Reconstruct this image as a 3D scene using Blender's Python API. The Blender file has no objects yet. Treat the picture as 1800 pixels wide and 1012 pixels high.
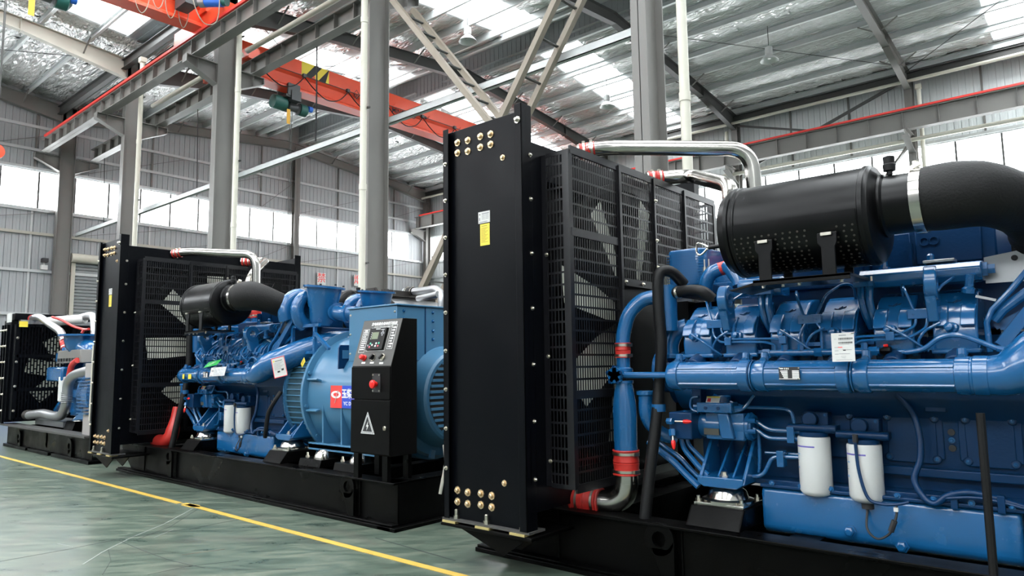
import bpy, math, random
from mathutils import Vector, Matrix
random.seed(7)
S = bpy.context.scene
COL = S.collection
PI = math.pi

# ------------------------------------------------------------------ camera
YAW, PIT, ROL, FPX, CH = 0.70913493, 0.10879245, -0.01311229, 1233.37, 1.3
_f = Vector((-math.sin(YAW)*math.cos(PIT), math.cos(YAW)*math.cos(PIT), math.sin(PIT)))
_r0 = Vector((math.cos(YAW), math.sin(YAW), 0)); _u0 = _r0.cross(_f)
_r = _r0*math.cos(ROL) + _u0*math.sin(ROL); _u = -_r0*math.sin(ROL) + _u0*math.cos(ROL)
CAMP = Vector((0, 0, CH))
cd = bpy.data.cameras.new('camera'); cam = bpy.data.objects.new('camera', cd); COL.objects.link(cam)
cd.sensor_width = 36; cd.lens = FPX/1800*36; cd.clip_start = .05; cd.clip_end = 300
m = Matrix((_r, _u, -_f)).transposed().to_4x4(); m.translation = CAMP; cam.matrix_world = m
S.camera = cam

def Q(px, py, y=None, x=None, z=None):
    "point of the place seen at a pixel of the 1800x1012 photograph, on a plane of known depth"
    d = _f*FPX + _r*(px-900) - _u*(py-506)
    if y is not None: t = (y-CAMP.y)/d.y
    elif x is not None: t = (x-CAMP.x)/d.x
    else: t = (z-CAMP.z)/d.z
    return CAMP + d*t

# ------------------------------------------------------------------ world, exposure, daylight portals
W = bpy.data.worlds.new('overcast_sky'); S.world = W; W.use_nodes = True
nt = W.node_tree; bg = nt.nodes['Background']
bg.inputs[0].default_value = (.99, .995, 1, 1); bg.inputs[1].default_value = 9.0
S.view_settings.view_transform = 'Standard'; S.view_settings.look = 'None'
S.view_settings.gamma = 1; S.view_settings.use_curve_mapping = False
S.view_settings.exposure = 0.9
S.display_settings.display_device = 'sRGB'

XF = [-28.9, -23.0, -17.05, -10.82, -4.7, 1.45, 7.6]      # frame lines
YN, YA, YB = -9.4, 8.5, 26.4                                     # wall / middle row / wall column lines
XW, YW, YS, XE = -29.15, 26.8, -9.8, 7.9                        # inner faces of the walls
EAVE, SLOPE = 11.25, .1
def portal(name, loc, rot, sx, sy):
    l = bpy.data.lights.new(name, 'AREA'); l.shape = 'RECTANGLE'; l.size = sx; l.size_y = sy
    l.cycles.is_portal = True
    o = bpy.data.objects.new(name, l); COL.objects.link(o); o.location = loc; o.rotation_euler = rot
def sky(near, i):                                                # skylight strip inside a frame bay (fractions)
    return (.17, .67) if near else (.405, .672 if i < 4 else .9)  # last far-bay strips widened out of view to add light
for (ya, yb) in ((YN, YA), (YA, YB)):
    ym = (ya+yb)/2
    for (y0, sg) in ((ya, 1), (yb, -1)):
        for i in range(1, 6):
            L = XF[i+1]-XF[i]; yc = (y0+ym)/2
            s0, s1 = sky(ya == YN, i)
            portal('daylight_portal', (XF[i]+L*(s0+s1)/2, yc, EAVE+.12+SLOPE*abs(yc-y0)), (sg*math.atan(SLOPE), 0, 0), L*(s1-s0)+.4, 8.2)

# ------------------------------------------------------------------ materials
def mat(name, col, rough=.5, metal=0, coat=0, noise=0, nscale=6, bump=0, bscale=40, spec=None, rvar=0):
    mt = bpy.data.materials.new(name); mt.use_nodes = True
    n = mt.node_tree; b = n.nodes['Principled BSDF']
    b.inputs['Base Color'].default_value = (*col, 1); b.inputs['Roughness'].default_value = rough
    b.inputs['Metallic'].default_value = metal; b.inputs['Coat Weight'].default_value = coat
    b.inputs['Coat Roughness'].default_value = .12
    if spec is not None: b.inputs['Specular IOR Level'].default_value = spec
    if noise or bump or rvar:
        tc = n.nodes.new('ShaderNodeTexCoord')
    if noise or rvar:
        nz = n.nodes.new('ShaderNodeTexNoise'); nz.inputs['Scale'].default_value = nscale; nz.inputs['Detail'].default_value = 5
        n.links.new(tc.outputs['Object'], nz.inputs['Vector'])
    if noise:
        mx = n.nodes.new('ShaderNodeMix'); mx.data_type = 'RGBA'
        mx.inputs[6].default_value = (*[c*(1-noise) for c in col], 1); mx.inputs[7].default_value = (*[min(1, c*(1+noise)) for c in col], 1)
        n.links.new(nz.outputs[0], mx.inputs[0]); n.links.new(mx.outputs[2], b.inputs['Base Color'])
    if rvar:
        mr = n.nodes.new('ShaderNodeMapRange'); mr.inputs[1].default_value = .3; mr.inputs[2].default_value = .7
        mr.inputs[3].default_value = max(.02, rough-rvar); mr.inputs[4].default_value = rough+rvar
        n.links.new(nz.outputs[0], mr.inputs[0]); n.links.new(mr.outputs[0], b.inputs['Roughness'])
    if bump:
        n2 = n.nodes.new('ShaderNodeTexNoise'); n2.inputs['Scale'].default_value = bscale
        n.links.new(tc.outputs['Object'], n2.inputs['Vector'])
        bp = n.nodes.new('ShaderNodeBump'); bp.inputs['Strength'].default_value = bump; bp.inputs['Distance'].default_value = .01
        n.links.new(n2.outputs[0], bp.inputs['Height']); n.links.new(bp.outputs[0], b.inputs['Normal'])
    return mt
GUARDM = mat('guard_black_paint', (.005, .005, .0065), .33, spec=.42)
BLACK = mat('black_gloss_paint', (.0016, .002, .0032), .34, spec=.11, rvar=.06, nscale=3)
BLACKM = mat('black_satin_paint', (.0018, .0018, .0022), .33, spec=.22, rvar=.06)
SKIDM = mat('black_skid_paint', (.0012, .0012, .0012), .36, spec=.08, noise=.3, nscale=3, rvar=.12, bump=.05, bscale=60)
CABM = mat('black_powder_coat', (.0025, .0025, .0025), .5, spec=.08, bump=.03, bscale=400)
CABG = mat('grey_panel_film', (.075, .073, .070), .5, spec=.35)
BLUE = mat('engine_blue_paint', (.006, .088, .24), .24, coat=.55, bump=.03, bscale=55, rvar=.06, nscale=9)
BLUE2 = mat('alternator_blue_paint', (.045, .155, .275), .36, coat=.15, bump=.03, bscale=80)
BLUED = mat('engine_blue_casting_shaded', (.001, .027, .088), .36, spec=.3, bump=.12, bscale=50)  # engine blue darkened: shade of block and recesses put into colour, also dark seams
CHROME = mat('polished_stainless', (.47, .455, .42), .19, 1, rvar=.05, nscale=4)
STEEL = mat('galvanised_bolt', (.62, .58, .50), .3, 1)
BRASS = mat('yellow_zinc_bolt', (.70, .53, .33), .38, .8)
CREAMF = mat('cream_fan_blade', (.50, .51, .43), .5, noise=.08)
RUB = mat('black_rubber', (.005, .005, .0055), .5, spec=.28, bump=.08, bscale=150)
HOSE = mat('wrapped_rubber_hose', (.005, .005, .005), .6, spec=.25, bump=.2, bscale=90)
RED = mat('red_silicone', (.50, .028, .022), .38, coat=.1)
REDP = mat('red_cap_plastic', (.72, .015, .012), .3)
WHITE = mat('white_filter_enamel', (.62, .63, .62), .32, coat=.2)
PAPER = mat('white_label_film', (.60, .60, .58), .5)
INK = mat('black_print', (.02, .02, .022), .6)
INKG = mat('grey_print', (.25, .25, .27), .6)
INKW = mat('white_print', (.75, .75, .73), .6)
YEL = mat('yellow_label', (.80, .62, .06), .5)
YELP = mat('yellow_floor_paint', (.52, .34, .06), .45, noise=.25, nscale=14)
LRED = mat('red_label', (.78, .05, .045), .45)
LBLUE = mat('blue_label', (.025, .07, .50), .45)
PURP = mat('violet_print', (.12, .10, .42), .5)
GREEN = mat('green_card', (.03, .48, .09), .45)
CLEAR = mat('clear_plastic_pouch', (.40, .41, .42), .18, coat=.5, bump=.6, bscale=30)
GREY = mat('grey_steel_paint', (.165, .158, .147), .5, noise=.10, nscale=2, rvar=.06)
GREYL = mat('pale_steel_paint', (.42, .40, .34), .5, noise=.12, nscale=2)
GREYD = mat('dark_steel_paint', (.055, .054, .052), .5, noise=.12, nscale=2)
BEIGE = mat('beige_brace_paint', (.24, .205, .16), .5, noise=.15, nscale=3)
GALV = mat('galvanised_purlin', (.50, .52, .52), .42, .2, noise=.12, nscale=5)
ORANGE = mat('crane_orange_paint', (.78, .078, .028), .38, coat=.15, noise=.06, nscale=3)
RAILR = mat('red_conductor_rail', (.74, .045, .035), .4)
PVC = mat('cream_pvc', (.56, .54, .46), .4, noise=.05)
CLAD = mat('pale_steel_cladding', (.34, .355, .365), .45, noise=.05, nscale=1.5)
TEAL = mat('green_motor_paint', (.015, .095, .08), .4)
MBLUE = mat('blue_motor_paint', (.02, .13, .55), .4)
DGREY = mat('dark_electrical_box', (.06, .063, .066), .45)
BROWN = mat('brown_black_primer', (.022, .018, .015), .55)
LAMPM = mat('lamp_aluminium', (.55, .56, .55), .45, .3)
SCREEN = mat('lcd_screen', (.16, .19, .12), .25)
TAGO = mat('orange_yellow_plate', (.75, .40, .04), .5)
TEALB = mat('green_button', (.08, .45, .30), .4)
PINKB = mat('pink_button', (.70, .12, .16), .4)
PANELG = mat('grey_sheet_side', (.30, .28, .27), .5)
ALU = mat('raw_aluminium', (.40, .405, .415), .38, .9, noise=.1)
CLADR = mat('brightened_steel_cladding', (.60, .63, .635), .45, noise=.05, nscale=1.5)  # right wall's cladding, made paler so roof light is put into its colour
SHUT = mat('shutter_slat', (.24, .255, .26), .5, .2)

def foil_mat():
    mt = bpy.data.materials.new('foil_insulation'); mt.use_nodes = True; n = mt.node_tree; b = n.nodes['Principled BSDF']
    tc = n.nodes.new('ShaderNodeTexCoord'); mp = n.nodes.new('ShaderNodeMapping'); n.links.new(tc.outputs['Object'], mp.inputs[0])
    mp.inputs['Scale'].default_value = (1, 1.8, 1)
    w1 = n.nodes.new('ShaderNodeTexNoise'); w1.inputs['Scale'].default_value = 3.2; w1.inputs['Detail'].default_value = 6; w1.inputs['Distortion'].default_value = 1.2
    v = n.nodes.new('ShaderNodeTexVoronoi'); v.inputs['Scale'].default_value = 4.5; v.feature = 'DISTANCE_TO_EDGE'
    n.links.new(mp.outputs[0], w1.inputs[0]); n.links.new(mp.outputs[0], v.inputs[0])
    ad = n.nodes.new('ShaderNodeMath'); ad.operation = 'ADD'; n.links.new(w1.outputs[0], ad.inputs[0])
    mm = n.nodes.new('ShaderNodeMath'); mm.operation = 'MULTIPLY'; mm.inputs[1].default_value = .8; n.links.new(v.outputs[0], mm.inputs[0]); n.links.new(mm.outputs[0], ad.inputs[1])
    bp = n.nodes.new('ShaderNodeBump'); bp.inputs['Strength'].default_value = 1; bp.inputs['Distance'].default_value = .16
    n.links.new(ad.outputs[0], bp.inputs['Height']); n.links.new(bp.outputs[0], b.inputs['Normal'])
    b.inputs['Base Color'].default_value = (.92, .92, .91, 1); b.inputs['Metallic'].default_value = .6; b.inputs['Roughness'].default_value = .25
    return mt
FOIL = foil_mat()
def pane_mat(name, tr, col):
    mt = bpy.data.materials.new(name); mt.use_nodes = True; n = mt.node_tree; n.nodes.remove(n.nodes['Principled BSDF'])
    o = n.nodes['Material Output']; t = n.nodes.new('ShaderNodeBsdfTransparent'); t.inputs[0].default_value = (*col, 1)
    d = n.nodes.new('ShaderNodeBsdfTranslucent'); d.inputs[0].default_value = (.8, .82, .82, 1)
    g = n.nodes.new('ShaderNodeBsdfGlossy'); g.inputs['Roughness'].default_value = .15
    m1 = n.nodes.new('ShaderNodeMixShader'); m1.inputs[0].default_value = tr; n.links.new(d.outputs[0], m1.inputs[1]); n.links.new(t.outputs[0], m1.inputs[2])
    m2 = n.nodes.new('ShaderNodeMixShader'); m2.inputs[0].default_value = .04; n.links.new(m1.outputs[0], m2.inputs[1]); n.links.new(g.outputs[0], m2.inputs[2])
    n.links.new(m2.outputs[0], o.inputs[0]); return mt
SKYM = pane_mat('translucent_roof_sheet', .88, (.9, .92, .93))
GLASS = pane_mat('window_glass', .95, (.95, .97, .98))
def floor_mat():
    mt = bpy.data.materials.new('green_epoxy_floor'); mt.use_nodes = True; n = mt.node_tree; b = n.nodes['Principled BSDF']
    tc = n.nodes.new('ShaderNodeTexCoord'); mp = n.nodes.new('ShaderNodeMapping'); n.links.new(tc.outputs['Object'], mp.inputs[0])
    mp.inputs['Rotation'].default_value = (0, 0, -.75)
    mp0 = n.nodes.new('ShaderNodeMapping'); n.links.new(mp.outputs[0], mp0.inputs[0]); mp0.inputs['Scale'].default_value = (1, 3.2, 1); mp = mp0
    a = n.nodes.new('ShaderNodeTexNoise'); a.inputs['Scale'].default_value = 2.3; a.inputs['Detail'].default_value = 8; a.inputs['Roughness'].default_value = .62; a.inputs['Distortion'].default_value = 1.0
    n.links.new(mp.outputs[0], a.inputs[0])
    r = n.nodes.new('ShaderNodeValToRGB'); e = r.color_ramp.elements
    e[0].position = .34; e[0].color = (.045, .066, .053, 1); e[1].position = .70; e[1].color = (.160, .178, .138, 1)
    x = r.color_ramp.elements.new(.5); x.color = (.084, .112, .087, 1)
    n.links.new(a.outputs[0], r.inputs[0])
    # brown scuffs
    s = n.nodes.new('ShaderNodeTexNoise'); s.inputs['Scale'].default_value = .7; s.inputs['Detail'].default_value = 6; s.inputs['Distortion'].default_value = 2
    n.links.new(tc.outputs['Object'], s.inputs[0])
    sr = n.nodes.new('ShaderNodeMapRange'); sr.inputs[1].default_value = .56; sr.inputs[2].default_value = .74; sr.inputs[4].default_value = .6; n.links.new(s.outputs[0], sr.inputs[0])
    mx = n.nodes.new('ShaderNodeMix'); mx.data_type = 'RGBA'; mx.inputs[7].default_value = (.10, .093, .08, 1)
    n.links.new(sr.outputs[0], mx.inputs[0]); n.links.new(r.outputs[0], mx.inputs[6])
    last = mx.outputs[2]
    n.links.new(last, b.inputs['Base Color'])
    rr = n.nodes.new('ShaderNodeMapRange'); rr.inputs[3].default_value = .20; rr.inputs[4].default_value = .42; n.links.new(a.outputs[0], rr.inputs[0]); n.links.new(rr.outputs[0], b.inputs['Roughness'])
    b.inputs['Specular IOR Level'].default_value = .3
    return mt
FLOORM = floor_mat()

# ------------------------------------------------------------------ mesh builder
def frame(d, up=(0, 0, 1)):
    d = Vector(d).normalized(); up = Vector(up)
    if abs(d.dot(up)) > .98: up = Vector((1, 0, 0)) if abs(d.x) < .9 else Vector((0, 1, 0))
    a = up.cross(d).normalized(); b = d.cross(a).normalized()
    return d, a, b
class M:
    def __init__(s, mirror=None): s.v = []; s.f = []; s.mir = mirror
    def add(s, vs, fs):
        k = len(s.v)
        if s.mir is not None: vs = [(v[0], 2*s.mir-v[1], v[2]) for v in vs]; fs = [tuple(reversed(f)) for f in fs]
        s.v += [tuple(v) for v in vs]; s.f += [tuple(i+k for i in f) for f in fs]; return s
    def box(s, x0, x1, y0, y1, z0, z1):
        v = [(x, y, z) for z in (z0, z1) for y in (y0, y1) for x in (x0, x1)]
        return s.add(v, [(0, 2, 3, 1), (4, 5, 7, 6), (0, 1, 5, 4), (2, 6, 7, 3), (0, 4, 6, 2), (1, 3, 7, 5)])
    def bar(s, p0, p1, w, h, up=(0, 0, 1)):
        p0 = Vector(p0); p1 = Vector(p1); d, a, b = frame(p1-p0, up)
        v = [p+a*(i*w/2)+b*(j*h/2) for p in (p0, p1) for (i, j) in ((-1, -1), (1, -1), (1, 1), (-1, 1))]
        return s.add(v, [(3, 2, 1, 0), (4, 5, 6, 7)]+[(i, (i+1) % 4, (i+1) % 4+4, i+4) for i in range(4)])
    def ibeam(s, p0, p1, h, w, tf=.016, tw=.012, up=(0, 0, 1)):
        p0 = Vector(p0); p1 = Vector(p1); d, a, b = frame(p1-p0, up)
        s.bar(p0+b*(h/2-tf/2), p1+b*(h/2-tf/2), w, tf, up); s.bar(p0-b*(h/2-tf/2), p1-b*(h/2-tf/2), w, tf, up)
        return s.bar(p0, p1, tw, h-2*tf, up)
    def lathe(s, p, d, prof, n=24, cap=True, up=(0, 0, 1), a0=0, a1=2*PI):
        "prof: list of (distance along d, radius)"
        p = Vector(p); d, a, b = frame(d, up); full = abs(a1-a0-2*PI) < 1e-6; m = n if full else n+1
        v = []
        for (t, r) in prof:
            for i in range(m):
                th = a0+(a1-a0)*i/n
                v.append(p+d*t+a*(r*math.cos(th))+b*(r*math.sin(th)))
        f = []
        for k in range(len(prof)-1):
            for i in range(n):
                j = (i+1) % m
                f.append((k*m+i, k*m+j, (k+1)*m+j, (k+1)*m+i))
        if cap and full:
            if prof[0][1] > 1e-5: f.append(tuple(reversed(range(m))))
            if prof[-1][1] > 1e-5: f.append(tuple(range((len(prof)-1)*m, len(prof)*m)))
        return s.add(v, f)
    def cyl(s, p0, p1, r, n=16, r1=None):
        p0 = Vector(p0); p1 = Vector(p1)
        return s.lathe(p0, p1-p0, [(0, r), ((p1-p0).length, r if r1 is None else r1)], n)
    def tube(s, pts, r, n=12, sub=6, round_=True, cap=True):
        "smooth tube through points; r scalar or one radius per point"
        P = [Vector(p) for p in pts]; R = [r]*len(P) if not isinstance(r, (list, tuple)) else list(r)
        if round_ and len(P) > 2:
            o = []; ro = []
            for i in range(len(P)-1):
                a = P[max(i-1, 0)]; b = P[i]; c = P[i+1]; e = P[min(i+2, len(P)-1)]
                for k in range(sub):
                    t = k/sub; t2 = t*t; t3 = t2*t
                    o.append(.5*((2*b)+(-a+c)*t+(2*a-5*b+4*c-e)*t2+(-a+3*b-3*c+e)*t3)); ro.append(R[i]*(1-t)+R[i+1]*t)
            o.append(P[-1]); ro.append(R[-1]); P, R = o, ro
        m = len(P); T = [(P[min(i+1, m-1)]-P[max(i-1, 0)]).normalized() for i in range(m)]
        _, a, b = frame(T[0]); v = []
        for i in range(m):
            a = (a-T[i]*a.dot(T[i])).normalized(); b = T[i].cross(a)
            for k in range(n):
                th = 2*PI*k/n; v.append(P[i]+a*(R[i]*math.cos(th))+b*(R[i]*math.sin(th)))
        f = [(i*n+k, i*n+(k+1) % n, (i+1)*n+(k+1) % n, (i+1)*n+k) for i in range(m-1) for k in range(n)]
        if cap: f += [tuple(reversed(range(n))), tuple(range((m-1)*n, m*n))]
        return s.add(v, f)
    def bent(s, pts, r, rad, n=14, k=6):
        "pipe of straight runs with rounded corners of radius rad"
        P = [Vector(p) for p in pts]; o = [P[0]]
        for i in range(1, len(P)-1):
            a = (P[i-1]-P[i]); b = (P[i+1]-P[i]); q = min(rad, a.length*.49, b.length*.49)
            A = P[i]+a.normalized()*q; B = P[i]+b.normalized()*q
            for j in range(k+1):
                t = j/k; o.append(A*(1-t)**2+P[i]*2*t*(1-t)+B*t*t)
        o.append(P[-1]); return s.tube(o, r, n, round_=False)
    def prism(s, poly, axis, a, b):
        "polygon extruded along an axis; poly coords are the other two axes in order"
        def mk(p, c): return {'x': (c, p[0], p[1]), 'y': (p[0], c, p[1]), 'z': (p[0], p[1], c)}[axis]
        n = len(poly); v = [mk(p, a) for p in poly]+[mk(p, b) for p in poly]
        return s.add(v, [tuple(range(n)), tuple(reversed(range(n, 2*n)))]+[(i, i+n, (i+1) % n+n, (i+1) % n) for i in range(n)])
    def ring(s, p, d, r0, r1, t, n=28, up=(0, 0, 1)):
        "flat washer / hoop: inner r0, outer r1, thickness t"
        return s.lathe(p, d, [(0, r0), (0, r1), (t, r1), (t, r0), (0, r0)], n, cap=False, up=up)
    def build(s, name, mt, parent=None, loc=None, ang=35, bev=0, kind=None, label=None, seg=2, fixn=True):
        me = bpy.data.meshes.new(name)
        if parent is not None:
            r = parent
            while r.parent: r = r.parent
            org = r.location
        else: org = Vector(loc) if loc is not None else Vector((0, 0, 0))
        me.from_pydata([(v[0]-org[0], v[1]-org[1], v[2]-org[2]) for v in s.v], [], s.f)
        if fixn:
            import bmesh
            bm = bmesh.new(); bm.from_mesh(me); bmesh.ops.recalc_face_normals(bm, faces=bm.faces); bm.to_mesh(me); bm.free()
        me.materials.append(mt); me.shade_smooth(); me.set_sharp_from_angle(angle=math.radians(ang))
        o = bpy.data.objects.new(name, me); COL.objects.link(o)
        if parent is not None: o.parent = parent
        else: o.location = org
        if bev:
            b = o.modifiers.new('bevel', 'BEVEL'); b.width = bev; b.segments = seg; b.limit_method = 'ANGLE'; b.harden_normals = False
        if kind: o['kind'] = kind
        if label: o['label'] = label
        return o
def thing(name, loc, label, cat, group=None):
    o = bpy.data.objects.new(name, None); COL.objects.link(o); o.location = loc; o.empty_display_size = .2
    return tag(o, label, cat, group)
def tag(o, label, cat, group=None):
    o['label'] = label; o['category'] = cat
    if group: o['group'] = group
    return o
def inst(src, parent, loc, rot=None, name=None):
    "another piece with the same mesh, placed at a world point under a thing"
    o = src.copy(); COL.objects.link(o); o.parent = parent
    r = parent
    while r.parent: r = r.parent
    o.location = Vector(loc)-r.location
    if rot is not None: o.rotation_euler = rot
    return o
def kids(o): return list(o.children)
def copy_tree(o, parent=None):
    c = o.copy(); COL.objects.link(c); c.parent = parent
    for ch in kids(o): copy_tree(ch, c)
    return c
def axes(o, loc, right, up, parent):
    r = parent
    while r.parent: r = r.parent
    rt = Vector(right).normalized(); nn = rt.cross(Vector(up)).normalized(); u2 = nn.cross(rt)
    mm = Matrix((rt, u2, nn)).transposed().to_4x4(); mm.translation = Vector(loc)-r.location
    o.matrix_local = mm
DG = None
def text(s_, size, loc, right, up, mt, parent, name='lettering', depth=.0008, align='CENTER', sx=1, bold=0):
    cu = bpy.data.curves.new(name, 'FONT'); cu.body = s_; cu.size = size; cu.align_x = align; cu.align_y = 'CENTER'; cu.extrude = depth; cu.offset = bold
    cu.resolution_u = 3
    t = bpy.data.objects.new('tmp', cu); COL.objects.link(t)
    me = bpy.data.meshes.new_from_object(t.evaluated_get(bpy.context.evaluated_depsgraph_get()))
    bpy.data.objects.remove(t)
    if sx != 1:
        for v in me.vertices: v.co.x *= sx
    me.materials.clear(); me.materials.append(mt)
    o = bpy.data.objects.new(name, me); COL.objects.link(o); o.parent = parent; axes(o, loc, right, up, parent); return o
def flat(w, h, t, loc, right, up, mt, parent, name, rects=None):
    "thin plate (or several: rects of (x0,x1,y0,y1)) in a plane; loc is the centre"
    b = M()
    for (x0, x1, y0, y1) in (rects or [(-w/2, w/2, -h/2, h/2)]): b.box(x0, x1, y0, y1, 0, t)
    me = bpy.data.meshes.new(name); me.from_pydata(b.v, [], b.f); me.materials.append(mt)
    o = bpy.data.objects.new(name, me); COL.objects.link(o); o.parent = parent; axes(o, loc, right, up, parent)
    if rects and len(rects) > 1: o['kind'] = 'stuff'
    return o
# ================================================================== THE HALL
fl = M().box(XW-.4, XE+.3, YS-.3, YW+.3, -.2, 0).build('floor', FLOORM, kind='structure')
def fpart(pts, mt, name='painted_line'):
    b = M(); b.prism(pts, 'z', .0005, .003); return b.build(name, mt, fl)
fpart([(-28, 3.17), (-7.05, 3.17), (-7.05, 3.23), (-28, 3.23)], YELP)
fpart([(-7.0, 3.19), (-5.2, 3.18), (-5.2, 3.24), (-7.0, 3.25)], YELP)
fpart([(-5.2, 3.18), (2, 3.19), (2, 3.25), (-5.2, 3.24)], YELP)
p = Q(340, 889, z=0); fpart([(p.x-.13, p.y-.06), (p.x+.04, p.y-.05), (p.x+.11, p.y+.01), (p.x+.03, p.y+.05), (p.x-.12, p.y+.03)], YELP, 'paint_patch')

DARKS = mat('dark_scuff', (.035, .045, .042), .4); PALES = mat('pale_scratch', (.26, .28, .26), .4)
def scratch(pts, w, mt):
    P_ = [Q(x, y, z=0) for x, y in pts]; b = M()
    for a, c in zip(P_[:-1], P_[1:]):
        n_ = Vector((-(c-a).y, (c-a).x, 0)).normalized()*w/2; b.prism([(a-n_).to_tuple()[:2], (c-n_).to_tuple()[:2], (c+n_).to_tuple()[:2], (a+n_).to_tuple()[:2]], 'z', .0004, .0012)
    return b.build('floor_scratch', mt, fl)
for pts, w, mt in (([(-20, 990), (120, 965), (220, 945), (340, 928), (460, 905)], .010, DARKS), ([(340, 893), (290, 920), (230, 945), (180, 970), (145, 992)], .009, PALES), ([(350, 893), (300, 925), (240, 948)], .007, DARKS), ([(305, 930), (270, 945)], .007, PALES), ([(210, 950), (245, 965), (300, 985), (360, 998)], .006, DARKS), ([(100, 955), (128, 961)], .008, PALES), ([(320, 975), (395, 965)], .005, mat('rust_scratch', (.16, .09, .06), .5)), ([(260, 1010), (330, 995), (420, 985)], .005, DARKS), ([(180, 1010), (195, 985), (190, 965)], .004, DARKS), ([(390, 1000), (520, 1000)], .006, DARKS), ([(660, 945), (740, 968), (800, 985)], .012, DARKS)): scratch(pts, w, mt)
WZ0, WZ1 = 7.1, 8.5
def roofz(y): 
    a, b = (YN, YA) if y < YA else (YA, YB)
    return EAVE+SLOPE*min(abs(y-a), abs(b-y))
# one cladding sheet, 1.05 m wide and 1 m tall: flat with narrow dark joints and low ribs
def clad_mesh():
    b = M(); prof = []; n = 5; w = 1.05
    for k in range(n):
        x = w*k/n; s = w/n
        prof += [(x, .03), (x+.008, .03), (x+.012, 0), (x+s*.46, 0), (x+s*.48, .003), (x+s*.56, .003), (x+s*.58, 0), (x+s-.004, 0)]
    prof.append((w, .03)); v = []; f = []
    for z in (0, 1): v += [(x, y, z) for x, y in prof]
    m_ = len(prof); f = [(i, i+1, i+1+m_, i+m_) for i in range(m_-1)]
    me = bpy.data.meshes.new('cladding_panel'); me.from_pydata(v, [], f); me.materials.append(CLAD); return me
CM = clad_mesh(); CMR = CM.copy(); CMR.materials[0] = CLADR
def clad(wall, mk, rot, s0, s1, z0, z1f):
    n = int((s1-s0)/1.05+.5)
    for k in range(n):
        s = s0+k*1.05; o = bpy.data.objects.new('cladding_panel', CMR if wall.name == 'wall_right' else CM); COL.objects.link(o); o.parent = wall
        o.location = mk(s); o.location.z = z0; o.rotation_euler.z = rot; o.scale.z = (z1f(s+.5) if callable(z1f) else z1f)-z0
def wallshell(name, boxes, window=True):
    b = M()
    for q in boxes: b.box(*q)
    return b.build(name, CLAD, kind='structure')
# left (end) wall at XW, seen straight on behind the sets
wl = wallshell('wall_left', [(XW-.14, XW-.06, YS, YW, 0, WZ0), (XW-.14, XW-.06, YS, YW, WZ1, 13), (XW-.14, XW-.06, 25.25, YW, WZ0, WZ1)])
clad(wl, lambda s: Vector((XW, s, 0)), PI/2, YS, YW, 0, WZ0)
clad(wl, lambda s: Vector((XW, s, 0)), PI/2, YS, YW, WZ1, roofz)
clad(wl, lambda s: Vector((XW, s, 0)), PI/2, 25.25, YW-.3, WZ0, WZ1)
# right wall at YW
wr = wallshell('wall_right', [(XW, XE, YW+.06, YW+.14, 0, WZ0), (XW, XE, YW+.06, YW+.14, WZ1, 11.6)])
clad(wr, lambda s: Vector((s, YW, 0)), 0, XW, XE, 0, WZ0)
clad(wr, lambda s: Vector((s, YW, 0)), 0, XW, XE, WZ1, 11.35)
# walls behind the camera
wn = wallshell('wall_near', [(XW, XE, YS-.14, YS-.06, 0, WZ0), (XW, XE, YS-.14, YS-.06, WZ1, 11.6)])
we = wallshell('wall_behind', [(XE+.06, XE+.14, YS, YW, 0, 13)])
# girts (horizontal rails) on the two walls in view
for z in (1.7, 3.3, 4.85, 6.2, WZ0-.05, WZ1+.06, 9.25, 10.1):
    M().box(XW+.0, XW+.10, YS, YW, z-.05, z+.05).build('girt', GREYL if z in (1.7, 6.2) else GALV, wl)
for z in (1.7, 3.3, 4.85, 6.2, WZ0-.05, WZ1+.06, 9.7):
    M().box(XW, XE, YW-.10, YW, z-.05, z+.05).build('girt', GALV, wr)
for y in (-3, 1.2, 4.9, 7.55, 11.6, 14.9, 16.4, 20.6, 22.4, 24.2):
    M().box(XW+.02, XW+.07, y-.03, y+.03, 2.2, WZ0).build('wall_stud', GALV, wl)
    M().box(XW+.02, XW+.07, y-.03, y+.03, WZ1, roofz(y)-.5).build('wall_stud', GREY, wl)
for i in range(1, 7):
    for t in (.33, .67):
        x = XF[i-1]+(XF[i]-XF[i-1])*t
        M().box(x-.03, x+.03, YW-.07, YW-.02, WZ1, 11.1).build('wall_stud', GREY, wr)
# thin rod bracing on the end wall
for (y0, y1) in ((9, 12.8), (12.8, 16.4), (16.4, 18), (18.4, 22.4), (22.4, 26), (4.6, 8.3)):
    for (za, zb) in ((6.25, 7.05), (8.6, 10.0)):
        M().bar((XW+.12, y0, za), (XW+.12, y1, zb), .02, .02).build('tie_rod', GREY, wl)
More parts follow.
